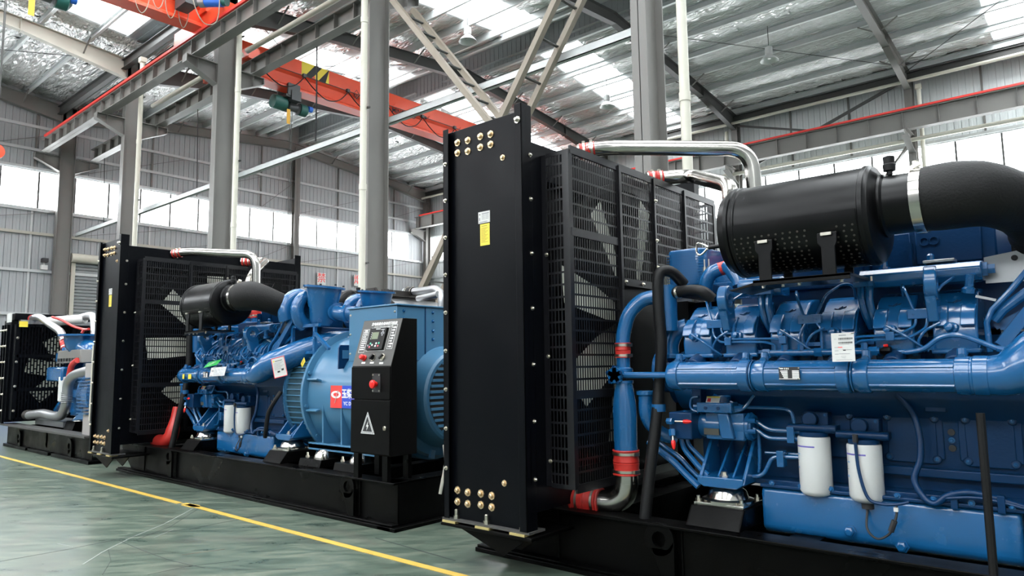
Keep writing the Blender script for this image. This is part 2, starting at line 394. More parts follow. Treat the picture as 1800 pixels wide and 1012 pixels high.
# ribbon windows: frame, mullions, panes
def ribbon(name, pts, z0, z1, axis, c, step):
    s0, s1 = pts; b = M()
    if axis == 'y':
        b.box(c-.06, c+.04, s0, s1, z0-.02, z0+.03); b.box(c-.06, c+.04, s0, s1, z1-.03, z1+.02); b.box(c-.06, c+.04, s1-.05, s1, z0, z1); b.box(c-.06, c+.04, s0, s0+.05, z0, z1)
    else:
        b.box(s0, s1, c-.04, c+.06, z0-.02, z0+.03); b.box(s0, s1, c-.04, c+.06, z1-.03, z1+.02)
    w = b.build(name, GALV, kind='structure')
    n = int((s1-s0)/step); mm = None; pn = None
    for k in range(n+1):
        s = s0+(s1-s0)*k/n
        if axis == 'y':
            if mm is None: mm = M().box(c-.03, c+.0, s-.03, s+.03, z0, z1).build('mullion', GREYD, w)
            else: inst(mm, w, (0, s-s0, 0))
            if k < n:
                if pn is None: pn = M().box(c-.022, c-.016, s+.012, s+(s1-s0)/n-.012, z0, z1).build('pane', GLASS, w)
                else: inst(pn, w, (0, s-s0, 0))
        else:
            if mm is None: mm = M().box(s-.03, s+.03, c, c+.03, z0, z1).build('mullion', GREYD, w)
            else: inst(mm, w, (s-s0, 0, 0))
            if k < n:
                if pn is None: pn = M().box(s+.012, s+(s1-s0)/n-.012, c+.016, c+.022, z0, z1).build('pane', GLASS, w)
                else: inst(pn, w, (s-s0, 0, 0))
    return w
ribbon('window_1', (YS, 25.25), WZ0, WZ1, 'y', XW, 1.15)
ribbon('window_2', (XW+.2, XE), WZ0, WZ1, 'x', YW, 1.25)
ribbon('window_3', (XW+.2, XE), WZ0, WZ1, 'x', YS-.1, 3.0)
# roller shutter door in the end wall
d = M().box(XW+.01, XW+.05, 9.0, 12.9, 0, 5.25).build('door_1', SHUT, kind='structure')
M().box(XW, XW+.16, 8.86, 9.0, 0, 5.3).build('door_frame', PVC, d); M().box(XW, XW+.16, 12.9, 13.04, 0, 5.3).build('door_frame', PVC, d)
M().cyl((XW+.28, 8.8, 5.42), (XW+.28, 13.1, 5.42), .17).build('roller_housing', PVC, d)
sl = None
for k in range(43):
    if sl is None: sl = M().prism([(XW+.05, .125), (XW+.085, .10), (XW+.085, .03), (XW+.05, .005)], 'y', 9.0, 12.9)
    if k == 0:
        # prism axis y takes (x,z) pairs
        sl = sl.build('shutter_slat', SHUT, d)
    else: inst(sl, d, (0, 0, k*.122))

# ------------------------------------------------------------------ roof: foil, skylights, purlins, rafters
ce = M().box(XW-.2, XE, YA-.6, YA+.6, EAVE+.12, EAVE+.16).build('ceiling', GALV, kind='structure')
def foil_mesh(nu, w, sl):
    "unit-wide sheet (x 0..1), y up the slope 0..sl, sagging between purlins"
    v = []; f = []; nv = 64
    for j in range(nv+1):
        y = sl*j/nv
        for i in range(nu+1):
            x = i/nu; t = (y/1.25) % 1
            z = -.045*math.sin(PI*t)+.014*math.sin(x*w*9+7*math.sin(y*3.1))+.014*math.sin(y*13+3*math.sin(x*w*5))+random.uniform(-.009, .009)
            v.append((x, y, z))
    for j in range(nv):
        for i in range(nu): a = j*(nu+1)+i; f.append((a, a+1, a+nu+2, a+nu+1))
    me = bpy.data.meshes.new('insulation_panel'); me.from_pydata(v, [], f); me.materials.append(FOIL); me.shade_smooth(); return me
HS = (YA-YN)/2; HB = (YB-YA)/2
FM = foil_mesh(30, 2.4, 9.0-.7)
bm_ = M().box(0, 1, 0, 8.3, -.01, .01)
bm2 = M().box(-.01, 1.01, -.3, 8.4, .10, .13)
RSM = bpy.data.meshes.new('roof_sheet'); RSM.from_pydata(bm2.v, [], bm2.f); RSM.materials.append(GALV)
SKM = bpy.data.meshes.new('skylight_panel'); SKM.from_pydata(bm_.v, [], bm_.f); SKM.materials.append(SKYM)
pu = M(); pu.box(0, 1, -.035, .035, -.01, 0); pu.box(0, 1, -.035, -.029, -.22, 0); pu.box(0, 1, -.035, .04, -.222, -.214); pu.box(0, 1, .034, .04, -.222, -.195)
PUM = bpy.data.meshes.new('purlin'); PUM.from_pydata(pu.v, [], pu.f); PUM.materials.append(GALV)
def put(me, name, loc, rz, tilt, sx, sy=1):
    o = bpy.data.objects.new(name, me); COL.objects.link(o); o.parent = ce
    o.matrix_local = Matrix.Translation(loc) @ Matrix.Rotation(rz, 4, 'Z') @ Matrix.Rotation(tilt, 4, 'X') @ Matrix.Diagonal((sx, sy, 1, 1)); return o
for (ya, yb) in ((YN, YA), (YA, YB)):
    H = (yb-ya)/2
    for side in (0, 1):
        for i in range(len(XF)-1):
            X0, X1 = XF[i], XF[i+1]; L = X1-X0; s0, s1 = sky(ya == YN, i); a, b = X0+L*s0, X0+L*s1; X0 = X0 if i else XW-.2; X1 = X1 if i < 5 else XE+.2; nosky = i == 0 or (ya == YA and side == 1 and i == 3)
            sy = (H-.75)/8.3
            def at(x, w, me, name, dz):
                if side == 0: put(me, name, (x, ya, EAVE+dz), 0, math.atan(SLOPE), w, sy)
                else: put(me, name, (x+w, yb, EAVE+dz), PI, math.atan(SLOPE), w, sy)
            at(X0, a-X0, FM, 'insulation_panel', .03); at(b, X1-b, FM, 'insulation_panel', .03)
            at(X0, a-X0, RSM, 'roof_sheet', .03); at(b, X1-b, RSM, 'roof_sheet', .03)
            if nosky: at(a, b-a, RSM, 'roof_sheet', .03)
            at(a, b-a, *((FM, 'insulation_panel', .03) if nosky else (SKM, 'skylight_panel', .06)))
            for k in range(8):
                d_ = .12+1.25*k*sy*1.0
                if d_ > H-.5: continue
                y = ya+d_ if side == 0 else yb-d_
                put(PUM, 'purlin', (X0 if side == 0 else X1, y, EAVE+SLOPE*d_), 0 if side == 0 else PI, math.atan(SLOPE), L)
    # raised ridge vent
    yr = ya+H; zr = EAVE+SLOPE*(H-.75)
    for s_ in (-1, 1):
        b = M(); y = yr+s_*.8
        n = int((XE-XW)/.21)
        for k in range(n):
            x = XW+k*.21; b.box(x, x+.185, y-.008, y+.008, zr-.05, zr+.75)
        b.box(XW, XE, y+s_*.012, y+s_*.02, zr-.05, zr+.75)
        b.build('ridge_vent_side', CLAD, ce, kind='stuff')
        M().box(XW, XE, y-.05, y+.05, zr-.16, zr-.05).build('ridge_vent_curb', GALV, ce)
    M().box(XW, XE, yr-.9, yr+.9, zr+.75, zr+.8).build('ridge_vent_cap', GALV, ce)
# roof rafters (haunched I-sections) with flange stays
def rafter(x, y0, y1, mt):
    ym = (y0+y1)/2; b = M()
    for (ya, s) in ((y0, 1), (y1, -1)):
        def pt(d, z): return (ya+s*d, EAVE-.24+SLOPE*d+z)
        H = abs(ym-ya)
        prof = [(0, -.62), (3.0, -.36), (H, -.36)]
        for (d0, h0), (d1, h1) in zip(prof[:-1], prof[1:]):
            a0 = pt(d0, h0); a1 = pt(d1, h1); t0 = pt(d0, 0); t1 = pt(d1, 0)
            q = [a0, a1, t1, t0]
            b.prism(q, 'x', x-.006, x+.006)
            b.bar((x, *a0), (x, *a1), .2, .016); b.bar((x, *t0), (x, *t1), .2, .014)
        a0 = pt(3.0, -.36); b.box(x-.1, x+.1, a0[0]-.012, a0[0]+.012, a0[1]-.04, a0[1]+.36)
    r = b.build('rafter', mt, ce)
    for (ya, s) in ((y0, 1), (y1, -1)):
        for d0 in (1.37, 3.87, 6.37):
            for e in (-1, 1):
                M().bar((x+e*.03, ya+s*d0, EAVE-.56+SLOPE*d0), (x+e*.55, ya+s*(d0), EAVE-.22+SLOPE*d0), .035, .035).build('flange_stay', GREY, r)
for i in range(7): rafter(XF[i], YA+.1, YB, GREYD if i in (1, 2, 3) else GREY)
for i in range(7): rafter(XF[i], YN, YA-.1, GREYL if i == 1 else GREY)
# eave struts
for y, w in ((YW-.2, .42), (YS+.2, .42)): M().box(XW-.1, XE, y-w, y+w, EAVE+.02, EAVE+.22).build('eave_gutter', GREYD, ce)
for x in (XW, XE): M().box(x-.12, x+.12, YS, YW, EAVE+.3, EAVE+2.0).build('gable_flashing', GALV, ce)
for y in (YA-.32, YA+.32, YB-.12):
    M().ibeam((XW, y, EAVE-.42), (XE, y, EAVE-.42), .3, .16).build('eave_beam', GREYD, ce)
M().tube([(XW, YB-.38, 10.62), (XE, YB-.38, 10.62)], .055, 10).build('eave_pipe', PVC, ce)
# thin roof tie rods
for (x0, x1, y0, y1) in ((XF[4], XF[5], 20, 26), (XF[4], XF[5], 26, 20), (XF[3], XF[4], 18.5, 25.5), (XF[1], XF[2], 9, 16), (XF[1], XF[2], 16, 9), (XF[0], XF[1], 2, 8)):
    M().bar((x0, y0, roofz(y0)-.36), (x1, y1, roofz(y1)-.36), .018, .018).build('tie_rod', GREYD, ce)

# ------------------------------------------------------------------ columns
def column(x, y, ztop, label, bracket=None, mt=GREY, dpt=.5, wid=.24, base=True):
    t = thing('steel_column', (x, y, 0), label, 'column')
    b = M(); h = dpt/2
    b.box(x-wid/2, x+wid/2, y-h, y-h+.018, 0, ztop); b.box(x-wid/2, x+wid/2, y+h-.018, y+h, 0, ztop); b.box(x-.006, x+.006, y-h, y+h, 0, ztop)
    b.build('shaft', mt, t)
    M().box(x-.22, x+.22, y-.4, y+.4, 0, .03).build('base_plate', mt, t)
    if bracket:
        for (ya, yb) in bracket:
            s = 1 if yb > ya else -1; b = M()
            b.box(x-.12, x+.12, min(ya, yb), max(ya, yb), 9.08, 9.1); b.prism([(ya, 8.55), (yb, 8.92), (yb, 9.08), (ya, 9.08)], 'x', x-.008, x+.008)
            b.bar((x, ya, 8.55), (x, yb, 8.92), .24, .018); b.box(x-.1, x+.1, yb-s*.3-.008, yb-s*.3+.008, 8.8, 9.08); b.box(x-.12, x+.12, yb-s*.016 if s > 0 else yb, yb if s > 0 else yb+.016, 8.92, 9.08)
            b.build('girder_bracket', mt, t)
    return t
BR = [(YA-.25, 7.45), (YA+.25, 9.55)]
column(XF[4], YA, EAVE-.2, 'tall grey steel column of the middle row rising behind the nearest radiator', BR)
column(XF[3], YA, EAVE-.2, 'grey steel column of the middle row behind the control cabinet', BR)
column(XF[2], YA, EAVE-.2, 'grey steel column behind the radiator of the middle generator set', BR)
column(XF[1], YA, EAVE-.2, 'grey steel column next to the end wall with bracket under two girders', BR)
column(XF[0], YA, EAVE-.2, 'dark grey column standing against the end wall beside the roller shutter', BR)
for i, lb in ((4, 'grey wall column on the right wall behind the big air cleaner hose'), (3, 'grey wall column on the right wall partly behind the tall middle column'), (2, 'grey wall column on the right wall hidden low by the nearest radiator'), (1, 'grey wall column on the right wall next to the far corner'), (0, 'grey corner column where end wall and right wall meet')):
    t = column(XF[i] if i else XF[0], YB, EAVE-.5, lb, None, GREY, .34, .24)
    x = XF[i] if i else XF[0]
    b = M(); b.box(x-.1, x+.1, YB-1.15, YB-.17, 8.78, 8.80); b.prism([(YB-.17, 8.2), (YB-1.15, 8.6), (YB-1.15, 8.78), (YB-.17, 8.78)], 'x', x-.008, x+.008); b.bar((x, YB-.17, 8.2), (x, YB-1.15, 8.6), .2, .016)
    b.build('girder_bracket', GREY, t)
for y, lb in ((18.1, 'slim dark post on the end wall between the two red-lettered signs'), (2.2, 'slim post on the end wall left of the roller shutter')):
    t = thing('wall_post', (XW+.15, y, 0), lb, 'post'); b = M()
    x = XW+.2; b.box(x-.1, x+.12, y-.012, y+.012, 0, roofz(y)-.4); b.box(x+.1, x+.12, y-.14, y+.14, 0, roofz(y)-.4); b.box(x-.12, x-.1, y-.14, y+.14, 0, roofz(y)-.4)
    b.build('shaft', GREY, t)

# ------------------------------------------------------------------ crane runway girders
def girder(y, x0, x1, zb, h, label, mt, side, rail, step=.75, w=.26):
    t = thing('runway_girder', (x0, y, zb), label, 'girder'); b = M()
    b.box(x0, x1, y-w/2, y+w/2, zb, zb+.018); b.box(x0, x1, y-w/2, y+w/2, zb+h-.018, zb+h); b.box(x0, x1, y-.006, y+.006, zb, zb+h)
    b.build('beam', mt, t)
    M().box(x0, x1, y-.05, y+.05, zb+h, zb+h+.03).build('crane_rail', GREYD, t)
    if rail: M().box(x0+.4, x1, y+side*(w/2)-.035, y+side*(w/2)+.035, zb+h+.02, zb+h+.085).build('conductor_rail', RAILR, t)
    n = int((x1-x0)/step); st = None
    for k in range(n):
        x = x0+.35+k*step
        if st is None: st = M().box(x-.006, x+.006, y-w/2+.01, y+w/2-.01, zb+.018, zb+h-.018).build('stiffener', mt, t); xs = x
        else: inst(st, t, t.location+Vector((x-xs, 0, 0)))
    return t
girder(7.7, -28.6, 3, 9.1, .42, 'grey crane runway girder with a red rail on top running over the near aisle', GREY, -1, True)
girder(9.3, -28.6, 3, 9.1, .42, 'grey crane runway girder with cream pipe, behind the one carrying the red rail', GREY, 1, False)
girder(25.5, -28.8, 7.6, 8.80, .62, 'long grey crane girder with red rail along the right wall', GREY, -1, True, step=1.03)
o = M().tube([(-22.8, 9.02, 9.68), (-17.2, 9.02, 9.68)], .07, 12).build('gutter_pipe', PVC, loc=(-22.8, 9.02, 9.68)); tag(o, 'cream pipe over the girder between the two leftmost free columns', 'pipe')
o = M().tube([(-16.9, 9.02, 9.68), (-2, 9.02, 9.68)], .07, 12).build('gutter_pipe', PVC, loc=(-16.9, 9.02, 9.68)); tag(o, 'cream pipe over the girder crossing in front of the orange bridge crane', 'pipe')
o = M().tube([(-12, 25.9, 8.55), (7.6, 25.9, 8.55)], .07, 12).build('gutter_pipe', PVC, loc=(-12, 25.9, 8.55)); tag(o, 'cream pipe running under the right wall crane girder', 'pipe')
# horizontal strut along the middle row
b = M(); b.box(-28.8, -4.85, 8.86, 8.88, 6.19, 6.33); b.box(-28.8, -4.85, 8.86, 8.96, 6.19, 6.20); b.box(-28.8, -4.85, 8.86, 8.96, 6.32, 6.33)
o = b.build('row_strut', GALV, loc=(-28.9, 8.8, 6.24)); tag(o, 'long pale galvanised strut running level along the middle column row', 'strut')
# laced cross bracing between the two columns nearest the camera
LB = thing('laced_brace', (-7.8, 8.5, 6), 'beige ladder-like crossed braces between the two nearest middle columns, above the nearest radiator', 'brace')
def laced(pa, pb):
    pa = Vector(pa); pb = Vector(pb); t = LB; dy = Vector((0, .52, 0)); rg = None
    for s_, mt in ((0, BEIGE), (1, BEIGE)):
        M().bar(pa+dy*s_, pb+dy*s_, .10, .10, (0, 1, 0)).build('angle_bar', mt, t)
    n = 15
    for k in range(1, n):
        c = pa.lerp(pb, k/n)
        if rg is None: rg = M().bar(c, c+dy, .05, .02).build('lacing_bar', GREYD, t); c0 = c
        else: inst(rg, t, t.location+(c-c0))
    return t
d1 = (Q(857, 210, y=8.24)-Q(690, 0, y=8.24)); a = Q(690, 0, y=8.24); k = (-4.95-a.x)/d1.x
laced(a+d1*.0, a+d1*k)
d2 = (Q(742, 506, y=8.24)-Q(978, 0, y=8.24)); a = Q(978, 0, y=8.24); k0 = (-4.95-a.x)/d2.x; k1 = (-10.55-a.x)/d2.x
laced(a+d2*k0, a+d2*k1)
# wall bracing on the right wall
for (x0, x1, z0, z1) in ((XF[3]+.2, XF[4]-.2, 8.9, 10.7), (XF[3]+.2, XF[4]-.2, 10.35, 8.9)):
    pass
t = thing('wall_brace', (XF[3], YB-.1, 8.9), 'dark crossed angle brace on the upper right wall', 'brace')
M().bar((XF[3]+.1, YB-.15, 8.6), (XF[4]-.12, YB-.15, 10.75), .09, .09).build('angle_bar', GREYD, t); M().bar((XF[3]+.1, YB-.22, 10.55), (XF[4]-2.4, YB-.22, 9.45), .07, .07).build('angle_bar', GREYD, t)
t = thing('wall_brace', (XF[3], YB-.1, 5.5), 'slim double brace meeting the right wall column below the crane girder', 'brace')
for s_ in (0, .22): M().bar((XF[4]-.15+s_*0, YB-.15+s_*.5, 8.45), (XF[4]-2.6, YB-.15+s_*.5, 5.4), .07, .07).build('angle_bar', GREY, t)

# ------------------------------------------------------------------ rain pipes
def pipe(px, py, y, z1, label, r=.065, head=False, jz=(4.6, 7.9)):
    q = Q(px, py, y=y); t = thing('rain_pipe', (q.x, y, 0), label, 'pipe')
    M().cyl((q.x, y, 0), (q.x, y, z1), r, 16).build('tube', PVC, t)
    for z in jz: M().cyl((q.x, y, z), (q.x, y, z+.12), r*1.13, 16).build('sleeve', PVC, t)
    for z in (3.2, 6.2, 9.3):
        if z < z1: M().box(q.x-.11, q.x+.11, y+r*.6, y+r*.6+.04, z, z+.03).build('pipe_clip', GREYD, t)
    if head:
        M().lathe((q.x, y, z1-.02), (0, 0, 1), [(0, r), (.04, r*1.3), (.06, r*1.9), (.2, r*1.9), (.2, 0)], 4, up=(1, 1, 0)).build('hopper', PVC, t)
    return t
pipe(1203, 150, 8.0, 10.9, 'cream rain pipe standing right of the tall column behind the nearest radiator')
pipe(638, 300, 8.0, 10.9, 'cream rain pipe standing left of the column behind the control cabinet')
pipe(414, 300, 8.1, 10.55, 'cream rain pipe on the column behind the middle radiator')
pipe(242, 300, 8.1, 10.35, 'cream rain pipe with square hopper head on the column near the end wall', head=True)
q = Q(1618, 200, y=26.2); pipe(1618, 200, 26.2, 10.3, 'cream rain pipe with square head on the right wall beside the wall column', head=True)
q = Q(1277, 230, y=26.2); pipe(1277, 230, 26.2, 10.4, 'short visible cream rain pipe on the right wall behind the chrome pipes')

# ------------------------------------------------------------------ hanging lamps
def lamp(px, py, z, label):
    q = Q(px, py, z=z); t = thing('high_bay_lamp', q, label, 'lamp', 'high bay lamps under the far roof')
    M().lathe(q, (0, 0, 1), [(-.13, .27), (-.12, .275), (.0, .17), (.06, .10), (.10, .10)], 20, cap=False).build('shade', LAMPM, t)
    M().lathe(q+Vector((0, 0, .1)), (0, 0, 1), [(0, .11), (.2, .11), (.22, .06), (.26, .02)], 16).build('ballast_housing', LAMPM, t)
    M().lathe(q+Vector((0, 0, -.06)), (0, 0, 1), [(0, 0), (.0, .05), (.1, .05)], 10).build('bulb', PAPER, t)
    M().cyl(q+Vector((0, 0, .3)), (q.x, q.y, roofz(q.y)-.2), .012, 6).build('suspension_rod', GREYD, t)
lamp(822, 66, 11.0, 'white high bay lamp hanging near the ladder-like brace, leftmost of three'); lamp(1067, 182, 10.6, 'white high bay lamp hanging left of the tall column, over the nearest radiator'); lamp(1352, 100, 10.6, 'high bay lamp hanging right of the tall column, rightmost of three')

# ------------------------------------------------------------------ signs on the end wall
for ch, px, py, lb in (('禁', 565, 490, 'white wall sign with one red character, left of the slim post'), ('烟', 629, 493, 'white wall sign with one red character, partly behind the cream pipe')):
    q = Q(px, py, x=XW+.11); t = thing('wall_sign', q, lb, 'sign')
    M().box(q.x-.01, q.x+.01, q.y-.24, q.y+.24, q.z-.29, q.z+.29).build('board', PAPER, t)
    text(ch, .5, (q.x+.011, q.y, q.z+.02), (0, 1, 0), (0, 0, 1), LRED, t, bold=.003)
q = Q(78, 460, x=XW+.24); t = thing('security_camera', q, 'small black and white camera on the end wall, left of the wall column', 'camera')
M().box(q.x-.1, q.x+.15, q.y-.09, q.y+.09, q.z-.02, q.z+.12).build('body', INK, t); M().box(q.x-.1, q.x+.05, q.y-.1, q.y+.1, q.z-.28, q.z-.12).build('junction_box', PAPER, t); M().cyl((q.x-.05, q.y, q.z-.15), (q.x-.05, q.y, q.z), .03).build('bracket', PAPER, t)
q = Q(8, 670, x=-25.5); o = M().box(q.x-.3, q.x+.3, q.y-2.4, q.y+.35, 0, 1.75); t = thing('blue_cabinet', (q.x, q.y-1, 0), 'blue cabinet by the end wall at the left edge behind the smallest set', 'cabinet'); o.build('body', LBLUE, t)
for z in (.5, 1.0, 1.4): M().box(q.x+.3, q.x+.315, q.y-2.35, q.y+.3, z, z+.03).build('shelf_edge', PAPER, t)
M().box(q.x-.32, q.x+.32, q.y-2.45, q.y+.4, 1.75, 1.8).build('top', DGREY, t)
# ================================================================== CRANES
def bridge_crane(x, y0, y1, zr, label, near):
    "single-girder crane; its girder spans y0..y1 at height zr above the rails"
    t = thing('bridge_crane', (x, y0, zr), label, 'crane'); b = M()
    zt = zr+1.02; zb = zr+.05
    # box girder: tall upper plates, waisted lower web, wide bottom flange
    prof = [(x-.22, zt), (x+.22, zt), (x+.22, zb+.52), (x+.14, zb+.44), (x+.10, zb+.16), (x+.24, zb+.05), (x+.24, zb), (x-.24, zb), (x-.24, zb+.05), (x-.10, zb+.16), (x-.14, zb+.44), (x-.22, zb+.52)]
    b.prism(prof, 'y', y0, y1); g = b.build('girder', ORANGE, t, ang=20)
    for yy in ((y0,) if False else (y0-.1, y1+.1)):
        c = M(); c.box(x-1.3, x+1.3, yy-.16, yy+.16, zr+.04, zr+.36); c.box(x-.5, x+.5, yy-.2, yy+.2, zr+.36, zr+.62); c.build('end_carriage', ORANGE, t)
        for xx in (x-1.05, x+1.05):
            M().cyl((xx, yy-.07, zr+.12), (xx, yy+.07, zr+.12), .13, 18).build('wheel', GREYD, t)
        M().box(x-1.42, x-1.3, yy-.06, yy+.06, zr+.12, zr+.24).build('buffer', RUB, t)
    return t, zt, zb
ZR = 9.55
t, zt, zb = bridge_crane(-18.35, 9.4, 25.5, ZR, 'orange bridge crane spanning the far bay behind the middle columns', False)
x = -18.35; xf = x+.222
# hazard stripes, mark and lettering on the face towards the camera
def facey(px, py): return Q(px, py, x=xf)
ya, yb = Q(530, 130, x=xf).y, Q(578, 150, x=xf).y; z0, z1 = zb+.54, zt
o = M().box(xf, xf+.003, ya, yb, z0, z1).build('hazard_panel', YEL, t)
for k in range(2):
    s = ya+(yb-ya)*(.22+.5*k); w = (yb-ya)*.26
    M().prism([(s, z0), (s+w, z0), (s+w+.38, z1), (s+.38, z1)] if False else [(s-.1, z0), (s+w-.1, z0), (min(yb, s+w+.25), z1), (s+.25, z1)], 'x', xf+.003, xf+.006).build('hazard_stripe', INK, t)
q = Q(627, 166, x=xf)
M().prism([(q.y, q.z-.16), (q.y+.13, q.z), (q.y, q.z+.16), (q.y-.13, q.z)], 'x', xf, xf+.003).build('diamond_mark', INK, t)
M().prism([(q.y, q.z-.11), (q.y+.09, q.z), (q.y, q.z+.11), (q.y-.09, q.z)], 'x', xf+.003, xf+.005).build('diamond_mark', ORANGE, t)
M().box(xf+.005, xf+.007, q.y-.02, q.y+.02, q.z-.08, q.z+.08).build('diamond_mark', INK, t)
q = Q(634, 170, x=xf); text('起重', .36, (xf+.002, q.y+.33, q.z-.04), (0, 1, 0), (0, 0, 1), INK, t, bold=.006)
q = Q(706, 197, x=xf); text('MINGDAO', .22, (xf+.002, q.y+.1, q.z-.03), (0, 1, 0), (0, 0, 1), INK, t, bold=.006)
q = Q(748, 207, x=xf); M().cyl((xf, q.y, q.z), (xf+.005, q.y, q.z), .06, 14).build('lifting_hole', INK, t)
# festoon cable on a wire
M().tube([(xf+.06, 9.9, zb+.50), (xf+.06, 25.2, zb+.50)], .012, 6, round_=False).build('festoon_wire', GREYD, t)
ys = [9.9, 11.5, 13.1, 14.7, 16.3, 17.9, 19.5, 21, 22.5]
for k in range(len(ys)-1):
    a, c = ys[k], ys[k+1]; zz = zb+.46; dr = .50
    M().tube([(xf+.07, a, zz), (xf+.09, a+(c-a)*.22, zz-dr*.6), (xf+.09, (a+c)/2, zz-dr), (xf+.09, c-(c-a)*.22, zz-dr*.75), (xf+.07, c, zz)], .017, 6).build('festoon_cable', RUB, t)
    M().box(xf+.0, xf+.10, a-.05, a+.05, zz, zz+.1).build('cable_trolley', DGREY, t)
    M().prism([(a+.25, zb+.5), (a+.4, zb+.5), (a+.36, zb+.62)], 'x', xf, xf+.05).build('wire_bracket', ORANGE, t)

def hoist(q, label, tagc=TAGO, rdy=.1, cable=2.0):
    "electric wire-rope hoist: green motor, drum, dark gearbox, yellow plate, hook block on ropes"
    t = thing('electric_hoist', q, label, 'hoist'); q = Vector(q)
    M().lathe(q+Vector((0, -.55, -.45)), (0, 1, 0), [(0, .10), (.03, .2), (.1, .22), (.42, .22), (.45, .18), (.5, .14)], 20).build('motor', TEAL, t)
    M().lathe(q+Vector((0, -.06, -.48)), (0, 1, 0), [(0, .12), (.02, .19), (.05, .13), (.34, .13), (.38, .19), (.40, .12)], 20).build('rope_drum', DGREY, t)
    M().lathe(q+Vector((0, .36, -.48)), (0, 1, 0), [(0, .19), (.22, .19), (.26, .15), (.32, .06)], 20).build('gearbox', TEAL, t)
    M().cyl(q+Vector((.15, .6, -.44)), q+Vector((.15, .72, -.44)), .09, 12).build('brake_cover', MBLUE, t)
    b = M(); b.box(q.x-.3, q.x+.3, q.y-.25, q.y+.25, q.z-.3, q.z-.22); b.box(q.x-.32, q.x-.26, q.y-.2, q.y+.2, q.z-.25, q.z+.12); b.box(q.x+.26, q.x+.32, q.y-.2, q.y+.2, q.z-.25, q.z+.12); b.build('trolley_frame', DGREY, t)
    for sx in (-.25, .25):
        for sy in (-.13, .13): M().cyl(q+Vector((sx-.03, sy, .08)), q+Vector((sx+.03, sy, .08)), .07, 14).build('trolley_wheel', GREYD, t)
    M().box(q.x+.1, q.x+.36, q.y-.1, q.y+.22, q.z-.38, q.z-.08).build('control_box', DGREY, t)
    M().box(q.x+.2, q.x+.21, q.y-.16, q.y-.05, q.z-1.1, q.z-.65).build('load_plate', tagc, t)
    for dx in (-.06, .06): M().cyl(q+Vector((dx, rdy, -.55)), q+Vector((dx*.4, rdy, -.6-cable)), .010, 6).build('wire_rope', GREYD, t)
    hb = q+Vector((0, rdy, -.6-cable))
    h = M().lathe(hb+Vector((-.06, 0, -.12)), (1, 0, 0), [(0, .05), (.01, .15), (.11, .15), (.12, .05)], 18).build('hook_block', YEL if cable < 3 else ORANGE, t)
    M().tube([hb+Vector((0, 0, -.25)), hb+Vector((0, 0, -.36)), hb+Vector((0, .09, -.45)), hb+Vector((0, .05, -.56)), hb+Vector((0, -.06, -.56)), hb+Vector((0, -.1, -.47))], [.03, .03, .035, .035, .03, .015], 10).build('hook', GREYD, h)
    return t
q = Q(507, 165, x=-18.35); hoist((-18.35, q.y, ZR+.05), 'green motored hoist hanging under the orange crane in the far bay', cable=5.9)
# crane of the near bay, its end above the runway girder
t, zt, zb = bridge_crane(-16.6, -8.5, 7.6, ZR+.02, 'orange bridge crane over the near aisle, its end at the red rail', True)
M().box(-16.3, -15.75, 6.85, 7.15, ZR+.22, ZR+.75).build('electrical_box', DGREY, t)
M().cyl((-15.55, 7.25, ZR+.30), (-15.15, 7.45, ZR+.24), .12, 16).build('travel_motor', MBLUE, t); M().cyl((-15.7, 7.18, ZR+.32), (-15.55, 7.25, ZR+.30), .13, 16).build('motor_fan_cover', ALU, t); M().cyl((-15.15, 7.45, ZR+.24), (-15.05, 7.5, ZR+.22), .10, 16).build('motor_flange', TEAL, t)
M().tube([(-16.3, -8, zb+.5), (-16.3, 7.2, zb+.5)], .015, 6, round_=False).build('festoon_wire', GREYD, t)
ys = [1.5, 2.6, 3.7, 4.6, 5.3, 5.9, 6.3, 6.6, 6.9, 7.2]
for k in range(len(ys)-1):
    a, c = ys[k], ys[k+1]; zz = zb+.46; dr = .45+.12*(k % 3)
    M().tube([(-16.3, a, zz), (-16.28, a+(c-a)*.18, zz-dr*.7), (-16.28, (a+c)/2, zz-dr), (-16.28, c-(c-a)*.18, zz-dr*.7), (-16.3, c, zz)], .011, 6).build('festoon_cable', BEIGE if k > 3 else RUB, t)
M().tube([(-15.2, 6.7, ZR+.35), (-15.1, 6.8, ZR-.2), (-15.05, 7.0, ZR-.5), (-15, 7.25, ZR-.35), (-15, 7.3, ZR+.3)], .012, 6).build('festoon_cable', BEIGE, t)
q = Q(62, -6, x=-16.6); hoist((-16.6, q.y, ZR+.12), 'green motored hoist hanging at the top left corner, with a long rope', rdy=-.50, cable=3.3)
# pendant control cables hanging in the far bay
for px, p0, p1, yv, lb in ((558, 30, 248, 9.75, 'black pendant cable hanging in front of the orange crane girder'), (349, 155, 345, 9.75, 'thin black pendant cable hanging left of the column behind the middle radiator'), (185, 250, 410, 9.75, 'thin black pendant cable hanging left of the column near the end wall')):
    a = Q(px, p0, y=9.42); a.z = 9.11; c = Q(px-3, p1, y=9.42); o = M().tube([a, (a+c)/2+Vector((.01, 0, 0)), c], .013 if px != 558 else .02, 6).build('pendant_cable', RUB, loc=a); tag(o, lb, 'cable')
# ================================================================== GENERATOR SETS
# All dimensions of the large set are written where the nearest one stands; the middle set is the same model 6.44 m further left.
YC = 4.6                                                        # centre line of the sets
G1 = thing('generator_set', (-3.56, 3.69, 0), 'nearest blue diesel generator set with tall black radiator, cut off by the right edge', 'generator')

